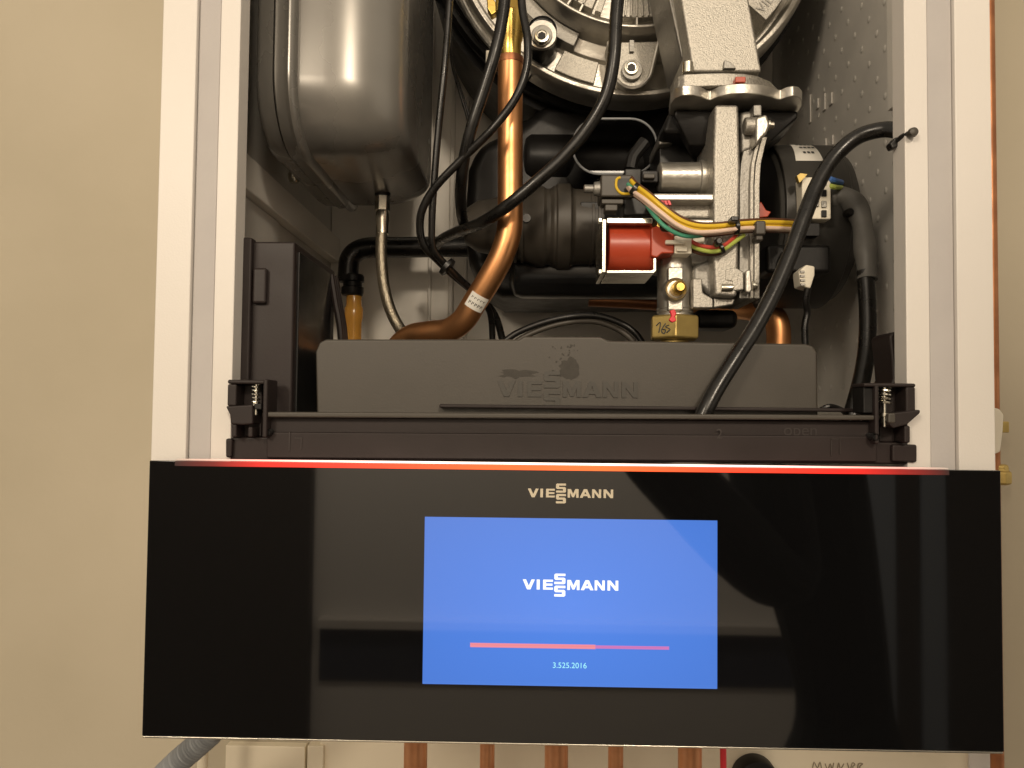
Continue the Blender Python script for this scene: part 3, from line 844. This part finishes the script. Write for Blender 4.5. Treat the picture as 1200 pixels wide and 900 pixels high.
# red solenoid coil in its steel frame
YC = 0.092
coil = MB().xlathe(290, YC, [(711.5, 26), (712, 27), (762, 27), (763, 26)], 48).build('solenoid_coil', 'red', gv, bevel=0.0008, label='red solenoid coil in a bent steel frame')
MB().pbox(705.5, 256, 710.5, 320, 0.072, 0.115).build('coil_frame', 'steel', gv, bevel=0.0007)
MB().pbox(711, 255, 765, 262, 0.074, 0.112).build('coil_frame', 'steel', gv, bevel=0.0007)
MB().pprism([(711, 316.5), (764, 316.5), (765.5, 315), (765.5, 302), (769.5, 302), (769.5, 317), (766.5, 320.5), (711, 320.5)], 0.0735, 0.112).build('coil_frame', 'steel', gv, bevel=0.0006)
MB().pbox(702, 256, 705, 259.5, 0.074, 0.08).build('coil_pin', 'steel', gv)
MB().pbox(702, 316, 705, 320, 0.074, 0.08).build('coil_pin', 'steel', gv)
MB().pprism([(763, 267), (772, 264), (776, 271), (790, 272), (790, 297), (776, 297), (770, 302), (763, 300)], 0.0745, 0.105).build('coil_socket', 'red', gv, bevel=0.001)
MB().pbox(790.4, 276, 811, 297.5, 0.0745, 0.095).build('coil_plug', 'ivory', gv, bevel=0.0009)
MB().pbox(780, 281, 803, 286, 0.0715, 0.0744).build('plug_latch', 'ivory', gv, bevel=0.0006)
MB().pbox(793, 289.5, 806, 294.5, 0.0725, 0.0744).build('plug_step', 'ivory', gv, bevel=0.0006)
MB().pbox(770, 255, 773, 268, 0.078, 0.10).build('coil_tab', 'brass', gv)
MB().pbox(812, 275, 826, 285, 0.082, 0.10).build('coil_plug', 'ivory', gv, bevel=0.0008)

# ------------------------------------------------------------------ pressure sensor with wire loom
YS = 0.090
ps = MB().pbox(704, 204, 742, 231, YS, 0.115).build('pressure_sensor', 'char', BO, bevel=0.0014, seg=3, label='small dark pressure sensor above the red coil')
MB().xlathe(221, YS+0.008, [(684, 3.5), (685, 5), (695, 5), (696, 8), (703, 9), (704, 9)], 24).build('sensor_stub', 'alud', ps)
MB().pbox(705, 233, 731, 239, YS-0.002, 0.10).build('sensor_latch', 'char', ps, bevel=0.0008)
MB().pbox(709, 239, 724, 247, YS-0.001, 0.10).build('sensor_latch', 'char', ps, bevel=0.0008)
MB().pbox(731, 231, 776, 252, YS+0.004, 0.12).build('sensor_block', 'black', ps, bevel=0.001)
MB().pbox(732, 197, 752, 219, YS+0.006, 0.12).build('sensor_plug', 'black', ps, bevel=0.001)
MB().pbox(752, 199, 772, 214, YS+0.002, 0.115).build('sensor_plug', 'black', ps, bevel=0.0012)
MB().pbox(754, 203, 768, 209, YS-0.001, 0.1).build('plug_rib', 'char', ps, bevel=0.0008)
MB().tube([E(x, y, YS-0.0004) for x, y in ((727, 208), (723, 210), (722, 218), (725, 224), (730, 227), (738, 227))], 0.0009, 8, 4).build('yellow_seal', 'yellow', ps)
MB().pbox(724, 209, 739, 226, YS-0.0002, YS+0.003).build('socket_hole', 'black', ps)
MB().tube([E(x, y, YS+0.03) for x, y in ((739, 198), (742, 185), (749, 175), (756, 166))], 0.0045, 10, 5).build('sensor_lead', 'black', ps)

loom = empty('wire_loom', E(830, 270, 0.068))
loom.parent = BO
loom.location = loom.location-BASE['boiler']
loom['label'] = 'bundle of yellow, pink, green and brown wires across the valve'
mid = [(738, 215, 0.086), (743, 221, 0.078), (757, 231, 0.066), (776, 247, 0.060), (795, 261, 0.058), (815, 268, 0.058), (840, 268, 0.060), (868, 265, 0.062), (900, 264, 0.068), (930, 265, 0.078)]


def wire(dx, dy, dY, m, name, r=2.6, pts=mid):
    q = []
    n = len(pts)
    for i, (x, y, Y) in enumerate(pts):
        w = math.sin(i*1.7+dx)*0.7
        q.append((x+dx*0.6, y+dy+w*0.5, Y+dY))
    return MB().ptube(q, r, 10, 8).build(name, m, loom)


wire(3, -3.4, 0.000, 'yellow', 'yellow_wire')
wire(2, 0.6, 0.0015, 'yellow', 'yellow_wire')
wire(-1, 3.2, -0.002, 'pink', 'pink_wire')
wire(-3, 5.0, 0.0022, 'pink', 'pink_wire')
wire(-2, 7.0, 0.0035, 'brown', 'brown_wire', 2.2)
wire(4, -6.0, 0.003, 'brown', 'black_wire', 2.4)
wire(0, 0, 0, 'green', 'green_wire', 2.5, [(736, 216, 0.085), (744, 224, 0.077), (756, 238, 0.070), (766, 252, 0.064), (780, 266, 0.060), (798, 275, 0.060), (815, 277, 0.061), (832, 274, 0.064), (850, 268, 0.066)])
wire(0, 0, 0, 'redw', 'red_wire', 2.4, [(810, 283, 0.078), (820, 287, 0.070), (834, 290, 0.067), (848, 288, 0.066), (858, 280, 0.066), (866, 271, 0.067)])
wire(0, 0, 0, 'lime', 'lime_wire', 2.5, [(810, 288, 0.077), (820, 292, 0.070), (835, 295, 0.067), (849, 292, 0.066), (860, 284, 0.066), (872, 275, 0.068)])
wire(0, 0, 0, 'brown', 'brown_wire', 2.2, [(810, 293, 0.079), (822, 297, 0.074), (838, 298, 0.072), (850, 295, 0.070)])


def ring(px, py, Y, rx, ry, tx, ty, w, name, m, parent):
    """cable tie: flat band round a bundle running along (tx,ty) in the picture plane"""
    c = E(px, py, Y)
    k = S(Y)
    t = Vector((tx, 0, -ty)).normalized()
    return MB().lathe(c-t*w*k/2, t, [(0, rx*k), (0.0003, ry*k), (w*k-0.0003, ry*k), (w*k, rx*k)], 20).build(name, m, parent)


ring(743.5, 221.5, 0.0765, 6.5, 7.6, 1, 0.75, 6, 'loom_tie', 'rubber', loom)
ring(863, 266, 0.0625, 8.2, 9.2, 1, -0.05, 5, 'loom_tie', 'rubber', loom)
MB().pbox(857, 253, 866, 259, 0.051, 0.06).build('tie_head', 'rubber', loom, bevel=0.0008)
ring(845, 291, 0.0665, 6, 7, 1, -0.5, 4, 'loom_tie', 'rubber', loom)
MB().ylathe(842, 283, 0.059, [(0.0565, 3), (0.0575, 4.4), (0.064, 4.6)], 16).build('tie_head', 'rubber', loom)
MB().pbox(886, 258, 898, 275, 0.0585, 0.066).build('loom_clip', 'char', loom, bevel=0.0012)
MB().pbox(886, 275, 895, 282, 0.060, 0.07).build('loom_clip', 'char', loom, bevel=0.0012)
MB().ptube([(932, 268, 0.085), (936, 282, 0.088), (930, 296, 0.090), (922, 316, 0.094)], 2.2, 8).build('pink_wire', 'pink', loom)
MB().ptube([(928, 282, 0.09), (921, 296, 0.092), (915, 312, 0.098)], 2.2, 8).build('green_wire', 'green', loom)

# ------------------------------------------------------------------ fan motor
YM = 0.165
fan = MB()
fan.xlathe(266, YM, [(884, 60), (886, 86), (892, 91), (958, 91), (972, 84), (981, 68), (986, 40), (987, 5)], 56)
M['satin'] = mat('satin_black_housing', (0.030, 0.028, 0.025), (0.036, 0.034, 0.030), rough=0.42, rvar=0.05, nscale=30)
fan = fan.build('fan_motor', 'satin', BO, bevel=0.001, label='black fan motor behind the valve with a paper label')
MB().xlathe(266, YM, [(890, 91), (890.5, 93.5), (960, 93.5), (962, 90)], 56).build('motor_drum', 'satin', fan, bevel=0.0006)
# paper label bent round the housing
lab = MB()
k = S(YM)
oc = E(617, 266, YM)
xa1, xa2 = E(929, 190, YM-0.042).x, E(961, 190, YM-0.042).x
la = []
for i in range(9):
    a = R(12+42*i/8)
    for j, x in enumerate((xa1+0.006*(1-i/8), xa2)):
        la.append(Vector((x, oc.y-math.sin(a)*(94.0*k), oc.z+math.cos(a)*(94.0*k))))
lab.add(la, [(2*i, 2*i+1, 2*i+3, 2*i+2) for i in range(8)])
lab.build('paper_label', 'paper', fan)
lp = MB()
for r_ in range(3):
    a = R(24+9*r_)
    for c_ in range(5-r_):
        x = xa1+0.0075+c_*0.0028
        q = [Vector((xx, oc.y-math.sin(b)*(94.3*k), oc.z+math.cos(b)*(94.3*k))) for b in (a, a+R(3)) for xx in (x, x+0.0019)]
        lp.add(q, [(0, 1, 3, 2)])
lp.build('label_print', 'ink', fan)
con = MB().pbox(940, 207, 974, 257, 0.096, 0.125).build('connector_block', 'ivory', fan, bevel=0.001)
for i, (x, y) in enumerate(((958, 213), (966, 213), (957, 225), (966, 226), (957, 238), (966, 239), (966, 250))):
    MB().pbox(x-3, y-4, x+3, y+4, 0.0945, 0.0958).build('connector_slot', 'alud' if i % 3 else 'black', con, bevel=0.0004)
MB().pprism([(934, 206), (938, 203), (946, 204), (943, 208), (937, 214)], 0.093, 0.097).build('connector_latch', 'brassd', con)
MB().ptube([(968, 208, 0.1), (976, 211, 0.096), (986, 214, 0.105)], 3.4, 8).build('blue_lead', 'blue', fan)
MB().ptube([(970, 217, 0.1), (977, 219, 0.096), (986, 220, 0.105)], 3.0, 8).build('lime_lead', 'lime', fan)
MB().pprism([(888, 240), (892, 236), (898, 246), (904, 248), (900, 254), (890, 255)], 0.088, 0.094).build('warning_tag', 'red', fan, bevel=0.0006)
MB().pbox(898, 286, 975, 320, 0.104, 0.13).build('motor_cover', 'black', fan, bevel=0.003)
MB().pbox(944, 262, 960, 276, 0.1, 0.11).build('board_corner', 'black', fan)
plug = MB().pprism([(936, 318), (945, 310), (955, 312), (955, 322), (950, 338), (938, 335)], 0.092, 0.104).build('white_plug', 'ivory', fan, bevel=0.0009)
for i in range(4):
    MB().pbox(938+i*0.2, 317+i*5, 943+i*0.2, 319.5+i*5, 0.0908, 0.0922).build('plug_slot', 'alud', plug)
MB().ptube([(947, 336, 0.095), (944, 352, 0.097), (946, 366, 0.1), (943, 384, 0.1), (944, 412, 0.1)], 4.0, 12).build('motor_lead', 'rubber', fan, label='short shiny black lead under the white plug')

# ------------------------------------------------------------------ small copper elbow at the right, dark pipe at the back
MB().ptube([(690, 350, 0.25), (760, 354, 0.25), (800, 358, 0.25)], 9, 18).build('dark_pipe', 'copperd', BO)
el = MB().ptube([(800, 358, 0.25), (830, 360, 0.24), (856, 361, 0.215), (884, 363, 0.19), (905, 370, 0.178), (912, 386, 0.175), (912, 420, 0.175)], 13.5, 22, 8).build('copper_elbow', 'copper', BO, label='copper elbow dipping behind the tray at the right')

# ------------------------------------------------------------------ cables
def cable(name, pts, rpx, m='rubber', label=None, n=14):
    return MB().ptube(pts, rpx, n, 8).build(name, m, BO, label=label)


cable('cable', [(727, -30, 0.075), (722, 20, 0.075), (719, 70, 0.075), (710, 112, 0.078), (690, 148, 0.082), (662, 182, 0.085), (625, 216, 0.088), (588, 246, 0.096), (560, 263, 0.12), (535, 272, 0.17), (517, 281, 0.22), (508, 292, 0.25)], 7.6, label='black cable sweeping down from the door across the copper pipe')
cable('cable', [(594, -30, 0.085), (589, 20, 0.085), (580, 62, 0.085), (567, 105, 0.088), (553, 148, 0.092), (544, 185, 0.1), (540, 220, 0.115), (541, 250, 0.14), (546, 272, 0.18)], 7.2, label='thick black cable left of the copper pipe')
cable('cable', [(610, -30, 0.09), (612, 10, 0.088), (618, 45, 0.086), (617, 80, 0.086), (604, 115, 0.087), (578, 150, 0.09), (545, 183, 0.098), (512, 217, 0.105), (496, 243, 0.11), (492, 266, 0.115), (497, 288, 0.12), (513, 305, 0.13), (532, 323, 0.14), (556, 343, 0.155), (578, 366, 0.17), (588, 395, 0.18), (592, 420, 0.18)], 4.8, label='thin black cable crossing the copper pipe and looping down')
cable('cable', [(529, -30, 0.1), (525, 30, 0.1), (520, 90, 0.1), (513, 160, 0.105), (508, 225, 0.11), (506, 270, 0.115), (508, 292, 0.12), (520, 308, 0.128), (540, 328, 0.14), (560, 347, 0.15), (574, 366, 0.165), (577, 395, 0.175), (577, 420, 0.175)], 4.2, label='black cable hanging straight beside the tank')
cable('cable', [(527, -20, 0.14), (528, 40, 0.14), (530, 75, 0.15), (538, 105, 0.16), (547, 135, 0.165), (553, 160, 0.17)], 1.8)
cable('cable', [(530, 78, 0.155), (541, 108, 0.165), (551, 140, 0.17)], 1.5)
ring(524, 313, 0.13, 10, 11.5, 1, 0.9, 6, 'cable_tie', 'rubber', BO)
cable('cable', [(586, 404, 0.15), (606, 390, 0.15), (636, 378, 0.15), (668, 371, 0.15), (700, 370, 0.15), (728, 379, 0.15), (746, 392, 0.15), (756, 408, 0.15)], 3.8, label='paired black cable arching behind the tray')
cable('cable', [(592, 410, 0.152), (612, 396, 0.152), (640, 384, 0.152), (668, 377.5, 0.152), (698, 377, 0.152), (722, 385, 0.152), (740, 398, 0.152), (748, 412, 0.152)], 3.4, m='char')
big = cable('cable', [(818, 500, 0.018), (828, 478, 0.018), (842, 452, 0.020), (862, 420, 0.022), (886, 382, 0.026), (908, 340, 0.03), (926, 298, 0.034), (942, 255, 0.038), (958, 216, 0.042), (978, 184, 0.044), (1004, 161, 0.042), (1034, 152, 0.036), (1056, 155, 0.03), (1070, 166, 0.034), (1078, 185, 0.045)], 9.2, label='thick black cable arching from the tray up to the right flange', n=18)
# push-in cable tie fixed in the flange
MB().ylathe(1072, 153.5, 0.004, [(0.004, 3), (0.0045, 5), (0.0065, 5.8), (0.0098, 4)], 20).build('tie_anchor', 'char', big)
MB().tube([E(1070, 155, 0.008), E(1060, 159, 0.012), E(1053, 164, 0.018)], 0.0016, 8, 4).build('tie_strap', 'rubber', big)
MB().pprism([(1043, 168), (1050, 160), (1057, 163), (1052, 172), (1046, 174)], 0.018, 0.024).build('tie_head', 'rubber', big, bevel=0.0008)
sl = cable('cable', [(1014, 318, 0.085), (1016, 345, 0.082), (1017, 380, 0.078), (1015, 415, 0.074), (1009, 448, 0.068), (1001, 478, 0.062), (996, 500, 0.06)], 9.8, label='thick black cable hanging at the right wall', n=18)
MB().ptube([(970, 236, 0.112), (984, 230, 0.108), (998, 236, 0.103), (1008, 254, 0.098), (1013, 280, 0.092), (1015, 305, 0.087), (1016, 328, 0.084)], lambda t: 0.0072-0.0012*abs(t-0.35)*1.2+0.0006*math.sin(t*19), 18, 8).build('heat_shrink_sleeve', 'heat', sl)
MB().ylathe(995, 249, 0.096, [(0.0935, 3.4), (0.0945, 4.6), (0.1, 5)], 16).build('sleeve_hole', 'black', sl)

# ------------------------------------------------------------------ control panel
xpl = (E(175, 541, 0).x+E(166, 864, 0).x)/2
xpr = (E(1170, 550, 0).x+E(1180, 880, 0).x)/2
zpt = (E(175, 541, 0).z+E(1170, 550, 0).z)/2
zpb = (E(166, 864, 0).z+E(1180, 880, 0).z)/2
cp_ = MB().box((xpl, 0.0, zpb), (xpr, 0.0040, zpt)).build('control_panel', 'glass', BO, bevel=0.0005, seg=2, label='wide glossy black glass control panel with lit blue screen')
MB().box((xpl+0.004, 0.0043, zpb+0.006), (xpr-0.004, 0.034, zpt-0.003)).build('panel_housing', 'black', cp_, bevel=0.002)
MB().box((xpl+0.0004, 0.0002, zpb-0.0011), (xpr-0.0004, 0.0042, zpb-0.0001)).build('bottom_trim', 'steel', cp_, bevel=0.0003)
k0 = S(0)
sw = [E(498, 606, 0), E(840, 609.5, 0), E(841, 806, 0), E(495, 802.5, 0)]
sx0, sx1 = (sw[0].x+sw[3].x)/2, (sw[1].x+sw[2].x)/2
sz1, sz0 = (sw[0].z+sw[1].z)/2, (sw[2].z+sw[3].z)/2
scr = MB().box((sx0, -0.00015, sz0), (sx1, 0.0003, sz1)).build('screen', 'screen', cp_, flat=True, label='bright blue start-up screen with white lettering')
lettering('screen_lettering', 612.5, 724.5, 690.5, -0.00018, 0.0001, 'txt', cp_, hscale=1.05)
lettering('brand_lettering', 618.5, 718.5, 582.5, -0.00005, 0.0002, 'gold', cp_, hscale=1.02)
zz = E(667, 757.5, 0).z
b0, b1, b2 = E(551, 756, 0).x, E(698, 758, 0).x, E(784, 760, 0).x
MB().box((b0, -0.0003, zz-0.0011), (b1-0.0001, -0.00018, zz+0.0011)).build('progress_bar', 'bar', cp_, flat=True)
MB().box((b1, -0.0003, zz-0.0008), (b2, -0.00018, zz+0.0008)).build('progress_track', 'bar2', cp_, flat=True)
text('version_number', '3.525.2016', 667.5, 780, 39, -0.0002, 'txt2', cp_)
# light bar in the panel's upper edge: white diffuser and glowing lower edge
half = (E(1112, 545, 0).x-E(205, 545, 0).x)/2
xm = (E(1112, 545, 0).x+E(205, 545, 0).x)/2
M['led'] = ramp_emit('light_bar_edge', [(0.0, (0.0, 0.0, 0.0)), (0.05, (0.12, 0.002, 0.001)), (0.11, (0.6, 0.008, 0.004)), (0.22, (1.0, 0.03, 0.01)), (0.40, (1.0, 0.11, 0.015)), (0.55, (1.0, 0.145, 0.02)), (0.7, (1.0, 0.06, 0.015)), (0.85, (0.9, 0.01, 0.005)), (0.94, (0.25, 0.002, 0.001)), (1.0, (0.0, 0, 0))], half, 1.6)
M['led2'] = ramp_emit('light_bar_top', [(0.0, (0.02, 0.01, 0.01)), (0.12, (0.50, 0.17, 0.14)), (0.3, (1.0, 0.75, 0.62)), (0.5, (1.0, 0.85, 0.72)), (0.7, (1.0, 0.68, 0.58)), (0.88, (0.5, 0.16, 0.14)), (1.0, (0.03, 0.02, 0.02))], half, 2.6)
MB().box((xm-half, -0.0004, zpt-0.0027), (xm+half, 0.0030, zpt+0.0000)).build('light_bar', 'led', cp_, bevel=0.0002, label='glowing red-orange light bar along the panel top')
M['led2'].node_tree.nodes['Principled BSDF'].inputs['Base Color'].default_value = (0.6, 0.55, 0.5, 1)
MB().box((xm-half, 0.0003, zpt+0.0002), (xm+half, 0.0042, zpt+0.0010)).build('light_diffuser', 'led2', cp_, bevel=0.0002)

# ================================================================== pipes and hose below the boiler
YU = 0.19
for i, (px, r, lab_) in enumerate(((487, 13.5, 'wide copper pipe below the panel, leftmost of five'), (571, 8.5, 'narrow copper pipe below the panel, second from the left'), (652, 13.5, 'wide copper pipe below the panel, middle of five'),
                                   (721.5, 8.7, 'narrow copper pipe below the panel, second from the right'), (808.5, 13.5, 'wide copper pipe below the panel, rightmost of five'))):
    p = E(px, 885, YU)
    k = S(YU)
    o = MB().lathe((p.x, YU, -0.9), (0, 0, 1), [(0, r*k), (0.9+ZB-0.0005, r*k)], 28).build('copper_pipe', 'copperl')
    tag(o, lab_, 'pipe', 'copper pipes below the boiler')
p = E(847.5, 885, YU)
tag(MB().tube([Vector((p.x, YU, ZB-0.001)), p, p+Vector((0.002, 0.002, -0.1)), p+Vector((0.0, 0.01, -0.5))], 3.6*S(YU), 12, 6).build('red_cable', 'redpaint'), 'thin red cable hanging below the panel beside the rightmost pipe', 'cable')
# grey corrugated hose
hp = [E(268, 836, 0.20), E(248, 858, 0.20), E(228, 876, 0.205), E(205, 896, 0.21), E(184, 920, 0.22), E(172, 960, 0.24)]
gh = empty('flexible_hose', E(184, 920, 0.22))
tag(gh, 'grey corrugated flexible hose emerging under the panel at left', 'hose')
MB().tube([hp[0]+Vector((0.0, 0, 0.03))]+hp[:3], 12*S(0.2), 20, 8).build('hose_cuff', 'grey', gh)
n_ = 240
MB().tube(hp[1:], lambda t: (12.2+2.6*math.sin(t*2*math.pi*30))*S(0.2), 20, 48).build('corrugated_tube', 'grey', gh, angle=80)
tag(MB().ptube([(240, 845, 0.30), (238, 880, 0.30), (236, 930, 0.30)], 6, 14).build('thin_pipe', 'board'), 'thin cream pipe just behind the grey corrugated hose', 'pipe')
# dark round cap under the panel, right
YQ = YW-0.034
c = E(890, 921, YQ)
tag(MB().lathe((c.x, YQ, c.z), (0, 1, 0), [(0.0, 10*S(YQ)), (0.002, 25*S(YQ)), (0.004, 26*S(YQ)), (0.0215, 26*S(YQ))], 36).build('round_cap', 'black', bevel=0.0008), 'dark round cap on the board below the panel, right of the pipes', 'cap')
# brass valve and pipe beside the casing, at the right
vr = empty('side_valve', E(1172, 640, 0.33))
tag(vr, 'brass valve with cream lever on a pipe right of the boiler', 'valve')
YV = 0.325
MB().zlathe(1170, YV, [(1000, 7), (-200, 7)], 16).build('riser_pipe', 'copperd', vr)
MB().zlathe(1172, YV, [(568, 8), (566, 12), (553, 12), (551, 9), (546, 9), (544, 7)], 8).build('brass_body', 'brassd', vr, bevel=0.001)
MB().pprism([(1163, 477), (1172, 479), (1177, 486), (1176, 505), (1173, 530), (1164, 533)], YV-0.02, YV-0.008).build('lever', 'ivory', vr, bevel=0.002, seg=3)
MB().pbox(1174, 494, 1183, 507, YV-0.006, YV+0.006).build('lever_screw', 'brassd', vr, bevel=0.001)

# ================================================================== the room behind the camera (seen only in the black glass)
YB = -2.3
ow = MB().box((-2.2, YB-0.1, -1.35), (2.4, YB, 1.6)).build('wall', mat('plain_far_wall', (0.82, 0.79, 0.76), rough=0.8), flat=True)
tag(ow, kind='structure')
fl_ = MB().box((-2.2, YB, -1.40), (2.4, YW, -1.351)).build('floor', mat('floor_boards', (0.22, 0.19, 0.16), (0.26, 0.23, 0.2), rough=0.6, nscale=5), flat=True)
tag(fl_, kind='structure')
M['navy'] = mat('dark_blue_paint', (0.045, 0.05, 0.075), rough=0.6)
M['doord'] = mat('dark_door', (0.06, 0.05, 0.042), rough=0.6)


def mirror(px, py, Yv):
    p = E(px, py, -Yv)
    return Vector((p.x, Yv, p.z))


a, b = mirror(376, 727, YB), mirror(905, 727, YB)
MB().box((a.x, YB+0.0005, a.z-0.014), (mirror(1010, 727, YB).x, YB+0.05, a.z+0.014)).build('wall_ledge', 'paint', ow)
zlow = mirror(600, 800, YB).z
MB().box((a.x, YB+0.0005, zlow), (mirror(1010, 727, YB).x, YB+0.012, a.z-0.015)).build('wall_band', 'navy', ow)
MB().box((-2.1, YB+0.0005, -1.34), (a.x-0.03, YB+0.05, 1.2)).build('door', 'doord', ow)
xx = mirror(1012, 700, YB).x
M['post'] = mat('blue_grey_frame', (0.30, 0.34, 0.40), rough=0.6)
for p0, p1, m_, dpt_ in ((1012, 1042, 'post', 0.05), (1043, 1072, 'doord', 0.04), (1073, 1100, 'post', 0.05), (1101, 1330, 'doord', 0.04)):
    MB().box((mirror(p0, 700, YB).x, YB+0.031, -1.34), (mirror(p1, 700, YB).x, YB+dpt_, 1.2)).build('door', m_, ow)

# person who holds the camera, in a dark jacket: shows as a dark shape in the glass
M['jacket'] = mat('black_jacket', (0.010, 0.010, 0.011), rough=0.85)
M['skin'] = mat('skin', (0.45, 0.27, 0.19), rough=0.55)


def skinned(name, verts, edges, rad, m, parent=None, root=0, sub=2):
    lo = Vector((0, 0, 0))
    me = bpy.data.meshes.new(name)
    base = BASE[parent.name] if parent else Vector(verts[root]).copy()
    me.from_pydata([Vector(v)-base for v in verts], edges, [])
    o = bpy.data.objects.new(name, me)
    COL.objects.link(o)
    o.location = Vector() if parent else base
    if parent:
        o.parent = parent
    BASE[name] = base
    o.modifiers.new('skin', 'SKIN')
    for i, r_ in enumerate(rad):
        sv = me.skin_vertices[0].data[i]
        sv.radius = r_ if isinstance(r_, tuple) else (r_, r_)
        sv.use_root = (i == root)
    s_ = o.modifiers.new('sub', 'SUBSURF')
    s_.levels = s_.render_levels = sub
    me.materials.append(M[m])
    return o


PX, PY = 0.40, -0.80
man = empty('person', (PX, PY, -1.351))
tag(man, 'person in a dark jacket standing before the panel, mirrored in its black glass', 'person')
V_ = [mirror(1000, 930, PY), mirror(985, 780, PY), mirror(950, 620, PY), mirror(925, 420, PY), mirror(900, 330, PY),
      (PX+0.13, PY, -0.62), (PX+0.13, PY+0.02, -0.95), (PX+0.13, PY-0.02, -1.27), (PX+0.14, PY+0.12, -1.32),
      (PX+0.01, PY, -0.62), (PX-0.01, PY+0.02, -0.95), (PX-0.01, PY-0.02, -1.27), (PX-0.02, PY+0.12, -1.32),
      mirror(880, 440, -0.74), mirror(925, 700, -0.66), mirror(735, 500, -0.50),
      mirror(965, 430, -0.80), mirror(965, 640, -0.88), mirror(960, 800, -0.86)]
E_ = [(0, 1), (1, 2), (2, 3), (3, 4), (0, 5), (5, 6), (6, 7), (7, 8), (0, 9), (9, 10), (10, 11), (11, 12), (3, 13), (13, 14), (14, 15), (3, 16), (16, 17), (17, 18)]
R_ = [(0.05, 0.07), (0.05, 0.08), (0.085, 0.10), (0.10, 0.09), (0.055, 0.055), 0.085, 0.062, 0.05, 0.045, 0.085, 0.062, 0.05, 0.045, 0.062, 0.056, 0.042, 0.05, 0.045, 0.035]
skinned('clothed_body', V_, E_, R_, 'jacket', man)
hd = V_[4]+Vector((0, 0.01, 0.14))
MB().loft([[hd+Vector((math.cos(2*math.pi*i/20)*w*0.075, math.sin(2*math.pi*i/20)*w*0.095+(0.012 if math.sin(2*math.pi*i/20) > 0.9 and abs(t) < 0.25 else 0), t*0.12)) for i in range(20)] for t, w in ((-1, .35), (-.85, .62), (-.5, .84), (-.1, .97), (.3, 1), (.65, .85), (.9, .5), (1, .15))]).build('head', 'skin', man, angle=80)
MB().loft([[hd+Vector((math.cos(2*math.pi*i/20)*w*0.08, -0.012+math.sin(2*math.pi*i/20)*w*0.098, t*0.125+0.004)) for i in range(20)] for t, w in ((.28, 1), (.66, .87), (.9, .52), (1, .18))]).build('hair', 'black', man, angle=80)
hb = V_[15]+Vector((-0.01, 0.01, 0.01))
for k, (dx, dz, ln) in enumerate(((-0.012, 0.024, .075), (-0.004, 0.010, .083), (0.003, -0.004, .08), (0.008, -0.017, .066), (0.02, 0.03, .05))):
    b0_ = hb+Vector((dx, 0.0, dz))
    MB().tube([hb+Vector((0.012, -0.012, -0.02+dz*0.3)), b0_+Vector((-0.015, 0.01, 0.01)), b0_+Vector((-ln*0.6, 0.02, 0.03)), b0_+Vector((-ln*0.8, 0.005, 0.045))], lambda t: 0.0095-0.003*t, 8, 5).build('finger', 'skin', man)
